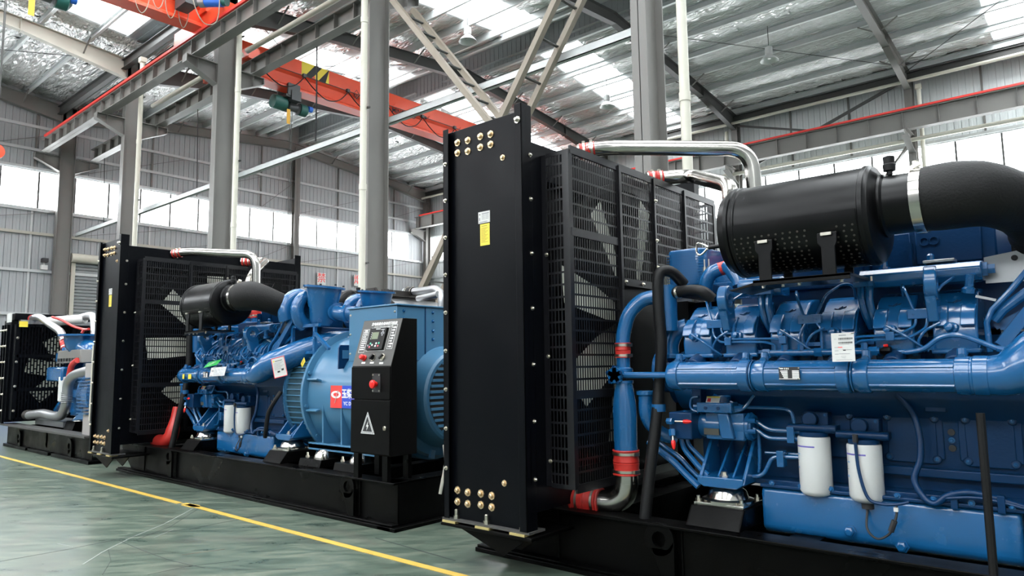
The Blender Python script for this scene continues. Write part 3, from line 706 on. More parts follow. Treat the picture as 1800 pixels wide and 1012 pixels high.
def bolt_mesh(name, r, h, mt):
    b = M(); b.lathe((0, 0, 0), (0, -1, 0), [(0, r*1.0), (h*.25, r*1.0), (h*.25, r*.62), (h*.8, r*.58), (h, r*.40)], 8)
    o = b.build(name, mt); me = o.data; bpy.data.objects.remove(o); return me
BOLTB = bolt_mesh('bolt_big', .026, .024, BRASS); BOLTS = bolt_mesh('bolt_small', .015, .018, STEEL); BOLTK = bolt_mesh('bolt_blue', .016, .016, BLUE)
def bolt(me, par, p, dr='-y', name='bolt'):
    o = bpy.data.objects.new(name, me); COL.objects.link(o); o.parent = par
    r = par
    while r.parent: r = r.parent
    o.location = Vector(p)-r.location
    o.rotation_euler = {'-y': (0, 0, 0), '+x': (0, 0, PI/2), '+z': (-PI/2, 0, 0), '-x': (0, 0, -PI/2)}[dr]; return o

# ---------------- skid
X0, X1 = -3.56, 1.97
def skid(G, X0, X1, Y0, Y1, zt, slant=True):
    b = M()
    for (yo, s) in ((Y0, 1), (Y1, -1)):
        yw = yo+s*.085
        poly = [(X0-.03, zt-.09), (X0+.30, .03), (X1, .03), (X1, zt), (X0-.03, zt)] if slant else [(X0, .03), (X1, .03), (X1, zt), (X0, zt)]
        b.prism(poly, 'y', min(yw, yw+s*.012), max(yw, yw+s*.012))
        b.box(X0+(.02 if slant else 0), X1, min(yo, yo+s*.17), max(yo, yo+s*.17), 0, .03)
        b.box(X0, X1, min(yo+s*.03, yo+s*.20), max(yo+s*.03, yo+s*.20), zt-.018, zt)
        b.box(X0+.02, X1, min(yo+s*.02, yo+s*.1), max(yo+s*.02, yo+s*.1), .03, .045)
    b.box(X1-.012, X1, Y0+.085, Y1-.085, .03, zt); b.box(X1-.2, X1, Y0+.04, Y1-.04, zt-.018, zt); b.box(X1-.16, X1+.06, Y0, Y1, 0, .03)
    k = b.build('skid_frame', SKIDM, G, bev=.004)
    for x in (X0+.9, X0+2.2, X0+3.4, X1-.9):
        M().box(x-.08, x+.08, Y0+.1, Y1-.1, .1, zt-.02).build('cross_member', SKIDM, k)
    return k
sk = skid(G1, X0, X1, 3.69, 5.51, .37)
def eye(par, x, y, z, s=1, r=.095):
    b = M(); n = 14; pts = [(x+r*math.cos(PI*i/n), z+r*math.sin(PI*i/n)) for i in range(n+1)]; pts += [(x-r*.55, .05), (x+.04, .05)]
    # plate with a real hole: ring plus tail
    b.ring((x, y-.014, z), (0, 1, 0), .045, r, .028, 24); b.prism([(x-r, z), (x-r*.5, z-.06), (x+.02, .05), (x+r*1.0, .05), (x+r, z), (x+.05, z-.05), (x-.05, z-.05)], 'y', y-.014, y+.014)
    return b.build('lifting_eye', SKIDM, par, bev=.003)
for x in (-2.10, 1.36):
    eye(sk, x, 3.735, .285)
    M().tube([(x+.12, 3.77, .36), (x+.12, 3.77, .05)], .008, 6, round_=False).build('weld_bead', SKIDM, sk)
M().tube([(-2.86, 3.77, .34), (-2.86, 3.77, .05)], .007, 6, round_=False).build('weld_bead', SKIDM, sk)
# radiator foot plate on slanted gussets
b = M(); b.box(-3.52, -2.74, 3.34, 3.80, .245, .262); b.box(-3.52, -2.74, 3.34, 5.86, .262, .268); b.build('foot_plate', SKIDM, sk, bev=.003)
for y in (3.38, 3.56): M().prism([(-3.40, .245), (-2.8, .245), (-3.0, .12)], 'y', y, y+.012).build('gusset', SKIDM, sk)
sh = None
for x in (-3.44, -3.14, -2.85):
    M().box(x-.06, x+.06, 3.335, 3.43, .268, .282).build('zinc_shim', mat('zinc_shim', (.62, .50, .22), .4, .6) if sh is None else sh, sk).name = 'zinc_shim'
    if sh is None: sh = bpy.data.materials['zinc_shim']
b = M(); b.box(-3.51, -2.76, 3.345, 3.50, .282, .296); b.build('base_angle', GREYD, sk)
for x in (-3.40, -3.13, -2.83): M().lathe((x, 3.37, .296), (0, 0, 1), [(0, .022), (.02, .022), (.02, .015), (.055, .015), (.06, .008)], 6).build('hex_bolt', STEEL, sk)

# ---------------- radiator
rad = M(); Yn, Yf = 3.38, 5.82
rad.box(-3.40, -2.86, Yn+.02, Yf-.02, .42, 2.68)
R = rad.build('radiator_core', BLACKM, G1)
for (y, s, nm) in ((Yn, 1, 'near'), (Yf, -1, 'far')):
    b = M(); b.box(-3.49, -2.77, min(y, y+s*.008), max(y, y+s*.008), .296, 2.935)
    yo = y-s*.04
    b.box(-3.49, -3.482, min(yo, y), max(yo, y), .296, 2.95); b.box(-2.778, -2.77, min(yo-s*.0, y+s*.06), max(yo, y+s*.06), .296, 2.97)
    b.box(-3.49, -3.44, min(yo, yo+s*.006), max(yo, yo+s*.006), .296, 2.95); b.box(-2.83, -2.77, min(yo, yo+s*.006), max(yo, yo+s*.006), .296, 2.97)
    b.build('side_panel', BLACK, R, bev=.002)
SPn = [o for o in kids(R)][0]
for (px, py) in ((805, 251), (823, 247), (845, 240), (863, 236), (805, 269), (823, 266), (845, 259), (863, 254)):
    bolt(BOLTB, R, Q(px, py, y=Yn))
for (px, py) in ((805, 861), (823, 865), (846, 867), (865, 871), (805, 881), (823, 885), (846, 887), (865, 891)):
    bolt(BOLTB, R, Q(px, py, y=Yn))
for (px, py) in ((884, 277), (887, 849)): bolt(BOLTB, R, Q(px, py, y=Yn)).scale = (.8, .8, .8)
for k in range(9): bolt(BOLTS, R, (-3.465, Yn-.04, .62+k*.26))
bolt(BOLTS, R, (-2.80, Yn-.04, 2.86)).scale = (1.6, 1.6, 1.6)
for z in (.60, .95, 1.3, 1.65, 2.0, 2.35, 2.64):
    bolt(BOLTS, R, (-2.77, 3.42, z), '+x'); bolt(BOLTS, R, (-2.77, 5.78, z), '+x')
# shroud plates behind the guard and top tank
b = M(); b.box(-2.86, -2.775, 3.40, 5.80, 2.50, 2.735); b.box(-3.45, -2.80, 3.40, 5.80, 2.70, 2.735); b.build('top_tank', BLACK, R, bev=.004)
b = M(); b.box(-2.79, -2.772, 3.40, 3.54, .40, 2.70); b.box(-2.79, -2.772, 5.66, 5.80, .40, 2.70); b.box(-2.79, -2.772, 3.54, 5.66, .40, .62); b.build('shroud_plate', BLACK, R)
# ring shroud around the fan
b = M(); b.ring((-2.86, YC, 1.62), (1, 0, 0), .98, 1.03, .12, 48); b.build('fan_shroud', BLACKM, R)
b = M()
for (ya, yb, za, zb) in ((3.54, 5.66, 2.55, 2.62), (3.54, 3.62, .62, 2.6), (5.58, 5.66, .62, 2.6)): b.box(-2.86, -2.85, ya, yb, za, zb)
b.build('shroud_backing', BLACKM, R)
# filler neck
M().lathe((-3.0, 3.55, 2.735), (0, 0, 1), [(0, .05), (.06, .05), (.06, .075), (.10, .075), (.11, .05)], 16).build('filler_cap', ALU, R)
# fan
fan = M().lathe((-2.78, YC, 1.62), (1, 0, 0), [(0, .2), (.03, .2), (.05, .12), (.12, .12)], 24).build('cooling_fan', BLUED, G1)
def blade(th):
    b = M(); c, s_ = math.cos(th), math.sin(th); v = []
    for (r, w, tw) in ((.16, .07, .05), (.45, .12, .05), (.92, .135, .035)):
        for e in (-1, 1):
            y = YC+r*c-e*w*s_; z = 1.62+r*s_+e*w*c
            v += [(-2.74+e*tw, y, z), (-2.735+e*tw, y, z)]
    f = []
    for k in range(2):
        o_ = k*4; f += [(o_, o_+2, o_+6, o_+4), (o_+1, o_+5, o_+7, o_+3), (o_, o_+4, o_+5, o_+1), (o_+2, o_+3, o_+7, o_+6)]
    f += [(8, 10, 11, 9), (0, 1, 3, 2)]
    b.add(v, f); return b.build('fan_blade', CREAMF, fan)
for k in range(8): blade(math.radians(122+45*k))
# guard: frame of flat bars, perforated panels
XG = -2.55; GY0, GY1, GZ0, GZ1 = 3.545, 5.66, .545, 2.66
gd = M()
YP = [GY0, 4.115, 4.60, 5.09, GY1]
for y in YP:
    w = .022 if y in (GY0, GY1) else .026
    z0 = GZ0 if y != YC else 1.86
    gd.box(XG-.006, XG+.008, y-w, y+w, z0, GZ1)
for y in (GY0, GY1): gd.box(XG-.05, XG, y-.006, y+.006, GZ0, GZ1); gd.box(-2.775, -2.735, y-.006, y+.006, GZ0, GZ1)
for y in (4.115, 4.60, 5.09): gd.box(XG-.02, XG+.022, y-.012, y+.012, 1.86 if y == 4.6 else GZ0, GZ1+.01)
for z, ya, yb in ((GZ1, GY0, GY1), (2.13, GY0, 4.115), (1.11, GY0, 4.115), (GZ0, GY0, GY1), (1.86, 4.115, 5.09), (2.13, 5.09, GY1), (1.11, 5.09, GY1)):
    gd.box(XG-.004, XG+.010, ya, yb, z-.026, z+.026)
gd.box(-2.77, XG, GY0-.004, GY0+.004, GZ1-.02, GZ1); gd.box(-2.77, XG, GY1-.004, GY1+.004, GZ1-.02, GZ1); gd.box(-2.77, XG, GY0-.004, GY0+.004, GZ0, GZ0+.02)
GD = gd.build('fan_guard', GUARDM, G1)
def mesh_panel(ya, yb, za, zb, x=XG, dy=.0270, dz=.0775):
    b = M(); n = max(2, round((yb-ya)/dy)); m_ = max(2, round((zb-za)/dz))
    for i in range(n+1):
        y = ya+(yb-ya)*i/n; b.box(x-.0015, x+.0015, y-.0045, y+.0045, za, zb)
    for j in range(m_+1):
        z = za+(zb-za)*j/m_; b.box(x-.0016, x+.0016, ya, yb, z-.0065, z+.0065)
    return b.build('guard_panel', GUARDM, GD, fixn=False)
for (ya, yb) in ((GY0, 4.115), (5.09, GY1)):
    for (za, zb) in ((GZ0+.02, 1.09), (1.13, 2.11), (2.15, GZ1-.02)): mesh_panel(ya+.02, yb-.02, za, zb)
for (ya, yb) in ((4.115, 4.60), (4.60, 5.09)): mesh_panel(ya+.02, yb-.02, 1.88, GZ1-.02)
for y in (GY0, GY1):
    b = M(); n = 7
    for i in range(n+1):
        x = -2.735+(XG+2.735)*i/n; b.box(x-.0045, x+.0045, y-.0015, y+.0015, GZ0, GZ1)
    for j in range(28):
        z = GZ0+(GZ1-GZ0)*j/27; b.box(-2.735, XG, y-.0016, y+.0016, z-.0065, z+.0065)
    b.build('guard_panel', GUARDM, GD, fixn=False)
for z in (.7, 1.35, 2.0): bolt(BOLTS, GD, (-2.735, 3.535, z))
for y in (4.17, 4.4): bolt(BOLTS, GD, (XG+.01, y, 1.86), '+x')
for z in (2.0, 2.2, 2.5): bolt(BOLTS, GD, (XG+.022, 4.60, z), '+x')

b = M(); b.box(-2.605, -2.595, 4.13, 5.08, .56, 1.85); b.box(-2.60, -2.56, 4.13, 4.16, .56, 1.85); b.build('belt_cover', BLACKM, GD)
# ---------------- labels on the side panel
def panel_label(px, py, w, h, mt, y=Yn-.0005):
    q = Q(px, py, y=y); return flat(w, h, .001, q, (1, 0, 0), (0, 0, 1), mt, R, 'label'), q
o, q = panel_label(851, 381.5, .105, .078, PAPER)
flat(0, 0, .0005, q+Vector((0, -.0012, 0)), (1, 0, 0), (0, 0, 1), INKG, R, 'label_print', [(-.02, .045, .022, .028)]+[(-.02+.033*(k % 2), .008+.033*(k % 2), .014-.009*(k//2), .017-.009*(k//2)) for k in range(8)]+[(-.045, .03, -.034, -.029), (-.046, -.036, -.02, .0)])
flat(0, 0, .0005, q+Vector((0, -.0012, 0)), (1, 0, 0), (0, 0, 1), INK, R, 'label_print', [(-.045, -.033, .018, .022), (-.042, -.036, .022, .026)])
o, q = panel_label(852.5, 412, .085, .145, YEL)
flat(0, 0, .0005, q+Vector((0, -.0012, 0)), (1, 0, 0), (0, 0, 1), mat('ochre_print', (.36, .27, .03), .6), R, 'label_print', [(-.03, .02, .056, .061)]+[(-.033, .028-.012*(k % 3), .044-.008*k, .047-.008*k) for k in range(13)])

# ---------------- engine: block, sump
EX0, EX1 = -1.98, -.18
b = M()
for s_ in (None, YC):
    c = M(s_)
    c.prism([(4.22, .62), (4.20, .98), (4.12, 1.10), (4.12, 1.30), (4.30, 1.42), (YC, 1.42), (YC, .62)], 'x', EX0, EX1); b.add(c.v, c.f)
E = b.build('engine_block', BLUED, G1, bev=.008)
b = M()
b.prism([(4.10, .60), (4.07, .585), (4.06, .56), (4.06, .36), (4.10, .33), (5.10, .33), (5.14, .36), (5.14, .56), (5.10, .60)], 'x', -1.62, -.40); b.prism([(4.3, .64), (4.3, .3), (4.9, .3), (4.9, .64)], 'x', -.40, .1)
b.build('oil_sump', BLUE, E, bev=.02, seg=3)
b = M(); b.box(EX0, EX1, 4.10, 5.10, .595, .625); b.box(-1.62, -.3, 4.05, 4.12, .585, .605); b.build('sump_flange', BLUED, E, bev=.005)
for (px, py) in ((1495, 933), (1587, 959)):
    q = Q(px, py, y=4.06); M().lathe(q, (0, -1, 0), [(0, .034), (.012, .034), (.012, .026), (.035, .024), (.04, .016)], 6).build('drain_plug', BLUE, E)
for k in range(8): bolt(BOLTK, E, (-1.55+k*.16, 4.05, .612))
# crankcase side covers with rounded ears
for xa, xb in ((-1.0, -.71), (-.645, -.38), (-1.42, -1.12)):
    b = M(); b.box(xa, xb, 4.195, 4.215, .79, 1.0); b.box(xa+.03, xb-.03, 4.19, 4.215, .765, 1.02)
    for x in (xa+.035, xb-.035):
        for z in (.79, .995): b.cyl((x, 4.185, z), (x, 4.215, z), .022, 12)
    c = b.build('crankcase_cover', BLUED, E, bev=.006)
    for x in (xa+.035, xb-.035):
        for z in (.79, .995): bolt(BOLTK, E, (x, 4.185, z)).scale = (.7, .7, .7)
for x in (-.675, -.355):
    for z in (.85, .93): M().cyl((x, 4.196, z), (x, 4.203, z), .017, 12).build('block_hole', INK, E)
    bolt(BOLTK, E, (x, 4.195, .89))
b = M(); b.box(-1.08, -.36, 4.16, 4.21, .70, .745); b.box(-1.9, -.4, 4.18, 4.21, 1.03, 1.06); b.box(-.78, -.68, 4.15, 4.2, 1.03, 1.1); b.build('block_rib', BLUED, E, bev=.006)

# ---------------- heads with covers, one per cylinder, both banks
HX = [-1.93+.268*k for k in range(6)]
def head(k, mirror):
    x = HX[k]; b = M(mirror)
    b.prism([(4.06, 1.27), (4.03, 1.33), (4.34, 1.33), (4.36, 1.27)], 'x', x-.105, x+.105)
    b.cyl((x-.0, 4.02, 1.32), (x-.0, 3.90, 1.27), .05, 14)
    h = b.build('cylinder_head', BLUED, G1, bev=.006)
    b = M(mirror)
    poly = [(3.975, 1.34), (3.965, 1.42), (3.985, 1.495), (4.02, 1.543), (4.12, 1.623), (4.17, 1.645), (4.30, 1.66), (4.33, 1.62), (4.33, 1.34)]
    b.prism(poly, 'x', x-.093, x+.093)
    cv = b.build('valve_cover', BLUE, h, bev=.012, seg=3)
    b = M(mirror); b.prism([(3.958, 1.325), (3.958, 1.35), (4.34, 1.35), (4.34, 1.325)], 'x', x-.103, x+.103); b.build('cover_flange', BLUE, h, bev=.008)
    for xa, xb in ((x-.089, x-.026), (x+.026, x+.089)):
        b = M(mirror); b.prism([(3.945, 1.46), (3.97, 1.455), (4.05, 1.555), (4.03, 1.566), (3.965, 1.512)], 'x', xa, xb); b.build('cover_pad', BLUE, h, bev=.005)
    b = M(mirror); b.lathe((x-.005, 3.99, 1.445), (-.3, -1, .2), [(0, .030), (.03, .028), (.035, .02), (.06, .02), (.065, .012)], 12); b.build('injector_connector', BLUE, h)
    for e in (-.08, .08): b = M(mirror); b.lathe((x+e, 4.03, 1.33), (0, -.8, .6), [(0, .018), (.05, .018), (.055, .012)], 10); b.build('stud_boss', BLUE, h)
    if mirror is None:
        # cast emblem: a small raised bird-like mark on the cover
        n_ = Vector((0, -.66, .75)); c_ = Vector((x-.005, 4.068, 1.584)); u_ = Vector((0, .75, .66))
        mk = M()
        for (a0, b0, a1, b1) in ((-.028, -.004, .0, -.012), (0, -.012, .03, .012), (-.006, -.006, .012, .014), (.006, .0, .026, .0)):
            mk.bar(c_+Vector((1, 0, 0))*a0+u_*b0, c_+Vector((1, 0, 0))*a1+u_*b1, .004, .004)
        mk.build('cast_emblem', BLUED, h)
    return h
for k in range(6): head(k, None); head(k, YC)

# ---------------- exhaust manifolds
def manifold(mirror):
    b = M(mirror); y, z = 3.845, 1.222
    prof = [(0, .060), (.004, .078), (.03, .088), (.075, .088), (.08, .080), (.44, .080), (.445, .090), (.50, .090), (.505, .084)]
    P_ = []
    for k in range(3): P_ += [(k*.515+t, r) for t, r in prof]
    P_ += [(1.545, .092), (1.60, .092), (1.605, .084)]
    b.lathe((-2.05, y, z), (1, 0, 0), P_, 32)
    mf = b.build('exhaust_manifold', BLUE, G1, ang=30)
    for k in range(3):
        xa = -2.05+k*.515; c = M(mirror)
        for (dy, dz) in ((-.068, .042), (-.066, -.046)): c.tube([(xa+.08, y+dy, z+dz), (xa+.44, y+dy, z+dz)], .007, 6, round_=False)
        c.build('casting_rib', BLUE, mf)
        for q_ in range(3): c = M(mirror); c.ring((xa+.508+q_*.012-.02, y, z), (1, 0, 0), .08, .0865, .006, 32); c.build('expansion_ring', BLUED if q_ == 1 else BLUE, mf)
        for e in (.06, .47):
            c = M(mirror); c.lathe((xa+e, y-.005, z+.07), (0, .1, 1), [(0, .022), (.055, .020), (.06, .012)], 10); c.cyl((xa+e, y-.03, z+.084), (xa+e, y+.05, z+.10), .018, 8); c.build('clamp_lug', BLUE, mf)
    # elbow sweeping up and inwards to the turbocharger
    c = M(mirror); c.tube([(-.53, y, z), (-.45, y, z+.0), (-.38, y, z+.008), (-.31, 3.86, 1.265), (-.22, 3.905, 1.33), (-.10, 3.99, 1.39), (.03, 4.14, 1.47), (.16, 4.36, 1.55), (.25, 4.55, 1.57)], [.087, .089, .096, .115, .13, .13, .125, .12, .11], 28, 8); c.build('elbow', BLUE, mf)
    return mf
MF = manifold(None); manifold(YC)
# rating plate on the manifold
q = Q(1387.5, 656, y=3.755); pl = flat(.108, .066, .002, q, (1, 0, 0), (0, 0, 1), INK, MF, 'rating_plate')
rc = []
for r in range(5):
    z_ = .012-.0085*r; rc += [(-.046+.004*r, -.008, z_-.003, z_+.003), (.015, .05, z_-.003, z_+.003)]
rc += [(-.047, -.03, .022, .028), (-.025, -.02, .02, .029), (-.016, -.011, .02, .029), (-.007, -.002, .02, .029), (-.045, .042, -.030, -.027)]
flat(0, 0, .0006, q+Vector((0, -.0021, 0)), (1, 0, 0), (0, 0, 1), INKW, MF, 'plate_print', rc)
for dx in (-.05, .05):
    for dz in (-.028, .028): M().cyl(q+Vector((dx, -.002, dz)), q+Vector((dx, -.004, dz)), .004, 8).build('rivet', STEEL, MF)

# ---------------- fuel rail and injection lines
fr = M().tube([(-1.52, 3.95, 1.345), (-.92, 3.95, 1.345)], .020, 12, round_=False).build('fuel_rail', BLUE, G1)
for x in (-1.50, -1.22, -.95): M().lathe((x-.02, 3.95, 1.345), (1, 0, 0), [(0, .026), (.04, .026)], 6).build('rail_nut', BLUE, fr)
for x in (-1.40, -1.31, -1.13, -1.05, -.99): M().lathe((x, 3.945, 1.355), (0, 0, 1), [(0, .018), (.035, .018), (.04, .01)], 6).build('rail_nut', BLUE, fr)
M().lathe((-.92, 3.95, 1.345), (1, 0, 0), [(0, .012), (.02, .022), (.05, .022), (.055, .014)], 8).build('pressure_sensor', BLACKM, fr); M().cyl((-.9, 3.945, 1.37), (-.88, 3.945, 1.372), .008, 8).build('sensor_clip', REDP, fr)
for a in range(3):
    xm = (HX[2*a]+HX[2*a+1])/2; xa, xb = HX[2*a], HX[2*a+1]
    br = M().box(xm-.062, xm+.062, 3.95, 3.985, 1.50, 1.55).build('line_block', BLUE, G1, bev=.004)
    for e in (-.035, .035): bolt(BOLTK, br, (xm+e, 3.955, 1.522)).scale = (.5, .5, .5)
    def ln(pts, r=.0072): M().bent(pts, r, .03, 8).build('fuel_line', BLUE, br)
    ln([(xm-.03, 3.965, 1.535), (xm-.075, 3.99, 1.66), (xm-.11, 4.10, 1.70), (xm-.11, 4.14, 1.62)])
    ln([(xm+.03, 3.965, 1.535), (xm+.085, 3.98, 1.655), (xm+.15, 4.06, 1.715), (xm+.19, 4.12, 1.71), (xm+.19, 4.15, 1.62)])
    ln([(xm-.025, 3.96, 1.51), (xm-.025, 3.955, 1.46), (xm+.02, 3.94, 1.415), (xm+.30, 3.93, 1.408), (xm+.345, 3.945, 1.39), (xm+.345, 3.945, 1.36)] if a < 1 else [(xm-.02, 3.96, 1.51), (xm-.05, 3.955, 1.46), (xm-.06, 3.945, 1.42), (xm-.06, 3.945, 1.36)] if a == 1 else [(xm-.025, 3.96, 1.51), (xm-.03, 3.955, 1.465), (xm-.10, 3.94, 1.425), (xm-.30, 3.93, 1.42), (xm-.36, 3.945, 1.39), (xm-.36, 3.945, 1.36)])
    ln([(xm+.025, 3.96, 1.51), (xm+.03, 3.955, 1.475), (xm+.07, 3.935, 1.43), (xm+.36, 3.93, 1.425), (xm+.41, 3.945, 1.40), (xm+.41, 3.945, 1.36)] if a < 1 else [(xm+.03, 3.96, 1.51), (xm+.06, 3.95, 1.47), (xm+.06, 3.945, 1.42), (xm+.06, 3.945, 1.36)] if a == 1 else [(xm+.025, 3.96, 1.51), (xm+.02, 3.955, 1.455), (xm-.06, 3.935, 1.405), (xm-.28, 3.925, 1.40), (xm-.32, 3.945, 1.38), (xm-.32, 3.945, 1.36)])
    M().box(xm+(.06 if a < 1 else -.16), xm+(.10 if a < 1 else -.12), 3.915, 3.945, 1.395, 1.44).build('line_clip', BLUE, br, bev=.003)
    # injector lines of both cylinders crossing down
    ln([(xa-.02, 3.93, 1.47), (xa+.06, 3.92, 1.42), (xa+.13, 3.95, 1.36), (xa+.15, 3.97, 1.34)], .007); ln([(xb-.05, 3.92, 1.475), (xb-.12, 3.92, 1.44), (xb-.16, 3.94, 1.38), (xb-.13, 3.97, 1.34)], .007)
ln_ = M().tube([(-.80, 3.93, 1.335), (-.72, 3.92, 1.35), (-.64, 3.92, 1.405), (-.56, 3.915, 1.41), (-.48, 3.915, 1.375), (-.42, 3.91, 1.345)], .013, 10).build('sensor_harness', BLUE, G1)
M().tube([(-.42, 3.91, 1.345), (-.37, 3.91, 1.33)], .016, 8, round_=False).build('harness_boot', BLUE, ln_); M().box(-.37, -.33, 3.89, 3.93, 1.31, 1.35).build('harness_plug', BROWN, ln_)
b = M(); b.box(-1.6, -.55, 3.99, 4.02, 1.345, 1.365); b.box(-1.35, -.95, 3.97, 4.0, 1.38, 1.40); b.build('harness_rail', BLUE, E)

# lifting lugs and intake fingers between the heads
for (x, zt) in ((-1.72, 1.735), (-.665, 1.745)):
    b = M(); b.ring((x-.03, 3.93, zt-.075), (1, .1, 0), .032, .085, .055, 28)
    b.prism([(3.86, zt-.09), (4.0, zt-.09), (4.03, 1.48), (3.93, 1.48)], 'x', x-.028, x+.02)
    b.build('engine_lifting_lug', BLUE, E, bev=.006)
for x in (-1.27, -1.21, -1.15):
    pass
for (x, yy) in ((HX[1]+.134+.0, 4.02), (HX[3]+.134, 4.02)):
    b = M()
    for e in (-.022, .022): b.tube([(x+e, 4.05, 1.69), (x+e*.9, 4.03, 1.62), (x+e*.8+.01, 4.04, 1.54), (x+e*.5+.02, 4.08, 1.47)], .019, 10)
    b.box(x-.048, x+.048, 4.0, 4.08, 1.685, 1.71); fg = b.build('intake_finger', BLUE, E)
    for e in (-.035, .035): M().cyl((x+e, 4.04, 1.715), (x+e, 4.04, 1.74), .012, 8).build('stud', STEEL, E)

# ---------------- centre housing above the valley
b = M(); b.box(-1.78, .1, 4.30, 4.90, 1.45, 1.72); b.box(-1.02, -.42, 4.25, 4.95, 1.72, 2.05); b.box(-1.62, -1.05, 4.28, 4.92, 1.72, 1.84)
V = b.build('intercooler_housing', BLUED, G1, bev=.01)
b = M(); b.box(-1.0, -.80, 4.235, 4.25, 1.78, 1.98); b.box(-.78, -.48, 4.235, 4.25, 1.80, 2.0); b.build('housing_panel', BLUED, V, bev=.006)
b = M(); b.ring((-.735, 4.225, 1.925), (0, 1, 0), .016, .026, .016, 16); b.ring((-.69, 4.225, 1.925), (0, 1, 0), .016, .026, .016, 16); b.build('port_flange', BLUED, V)
for x in (-1.02, -.80): M().box(x-.008, x+.008, 4.2, 4.25, 1.74, 1.92).build('housing_rib', BLUED, V)
b = M(); b.prism([(4.06, 1.68), (4.03, 1.71), (4.03, 1.745), (4.06, 1.775), (4.16, 1.785), (4.20, 1.75), (4.20, 1.68)], 'x', -1.02, -.47); wr_ = b.build('water_rail', BLUE, V, bev=.006)
M().lathe((-.47, 4.11, 1.735), (1, 0, 0), [(0, .038), (.02, .038), (.02, .026), (.05, .026)], 6).build('rail_plug', BLUE, V)
b = M(); b.prism([(4.07, 1.68), (4.05, 1.70), (4.05, 1.76), (4.08, 1.79), (4.2, 1.79), (4.2, 1.68)], 'x', -1.70, -1.44); b.build('water_rail', BLUE, V, bev=.008)
M().box(-.72, -.58, 4.06, 4.14, 1.785, 1.80).build('rail_pad', ALU, V, bev=.003)
for x in (-.92, -.70): M().lathe((x, 4.16, 1.785), (0, 0, 1), [(0, .03), (.01, .03), (.01, .018), (.05, .018), (.06, .01)], 8).build('rail_stud', BLUE, V)
b = M(); b.prism([(-.47, 1.67), (-.47, 1.80), (-.05, 1.86), (-.05, 1.80), (-.30, 1.67)], 'y', 4.16, 4.17); hp = b.build('bright_bracket_plate', ALU, V); M().cyl((-.345, 4.155, 1.785), (-.345, 4.16, 1.785), .014, 12).build('plate_hole', INK, V)
# struts and pipes at the flywheel end
for (p, r) in (([(-.46, 4.02, 1.33), (-.465, 4.02, 1.47), (-.44, 4.02, 1.53), (-.36, 4.04, 1.62), (-.22, 4.06, 1.80)], .014), ([(-.44, 4.06, 1.48), (-.40, 4.06, 1.53), (-.30, 4.08, 1.61), (-.15, 4.10, 1.75)], .024)):
    M().tube(p, r, 10, round_=False).build('oil_pipe', BLUE, E)
M().bar((-.50, 4.03, 1.60), (-.42, 4.03, 1.575), .02, .012).build('pipe_bracket', ALU, E); M().lathe((-.53, 4.03, 1.62), (.2, -.2, 1), [(0, .03), (.02, .03), (.03, .02), (.09, .02)], 10).build('pipe_fitting', BLUE, E)

# ---------------- left end: header tank, thermostat pipes, pulleys
b = M(); b.prism([(-2.26, 4.27), (-2.24, 4.25), (-2.04, 4.25), (-2.0, 4.29), (-1.97, 4.80), (-2.26, 4.80)], 'z', 1.80, 2.05); TK = b.build('header_tank', BLUE, G1, bev=.02, seg=3)
for k in range(12): M().box(-2.262, -1.99, 4.247, 4.25, 1.82+k*.018, 1.823+k*.018).build('tank_rib', BLUE, TK)
M().box(-2.24, -1.95, 4.27, 4.8, 1.74, 1.80).build('tank_base', BLUED, TK, bev=.004)
for dx in (0, .03): M().lathe((-1.98+dx, 4.22, 1.86), (0, 0, 1), [(0, .012), (.05, .012), (.05, .005), (.10, .005)], 8).build('sensor_stem', STEEL, TK)
M().cyl((-2.17, 4.05, 1.50), (-2.17, 4.05, 1.79), .068, 20).build('oil_cooler_pipe', BLUE, G1)
cp = M().tube([(-2.20, 4.02, 1.72), (-2.30, 3.98, 1.705), (-2.38, 3.94, 1.62), (-2.415, 3.92, 1.50), (-2.42, 3.91, 1.42)], .047, 18).build('coolant_pipe', BLUE, G1)
def boot(p0, p1, r, par, clamps=(.15, .85), rmat=RED):
    p0 = Vector(p0); p1 = Vector(p1); L = (p1-p0).length; d_ = (p1-p0).normalized()
    bt = M().lathe(p0, d_, [(0, r*1.12), (L*.04, r*1.14), (L*.08, r*1.06), (L*.3, r*1.05), (L*.47, r*1.1), (L*.5, r*1.02), (L*.53, r*1.1), (L*.7, r*1.05), (L*.92, r*1.06), (L*.96, r*1.14), (L, r*1.12)], 22).build('silicone_boot', rmat, par)
    for c in clamps:
        M().lathe(p0+d_*(L*c-.008), d_, [(0, r*1.08), (0, r*1.13), (.016, r*1.13), (.016, r*1.08)], 22, cap=False).build('hose_clamp', STEEL, par)
        a_ = Vector((1, -.25, 0)) if abs(d_.z) > .5 else Vector((0, -.2, 1)); s0 = p0+d_*L*c+a_.normalized()*r*1.12
        M().bar(s0-a_.cross(d_).normalized()*.02, s0+a_.cross(d_).normalized()*.025, .02, .02).build('clamp_screw', STEEL, par)
    return bt
boot((-2.42, 3.91, 1.43), (-2.42, 3.91, 1.335), .047, cp)
b = M(); b.lathe((-2.42, 3.91, 1.335), (0, 0, -1), [(0, .045), (.06, .045), (.07, .06), (.09, .06)], 18)
tp = b.build('coolant_pump_pipe', BLUE, G1)
b = M(); b.lathe((-2.44, 3.86, 1.225), (0, -1, 0), [(0, .05), (.03, .05)], 20)
for k in range(5):
    a_ = math.radians(90+72*k); b.bar((-2.44, 3.845, 1.225), (-2.44+.058*math.cos(a_), 3.845, 1.225+.058*math.sin(a_)), .03, .03, (0, 1, 0))
st = b.build('star_knob', BLUE, tp)
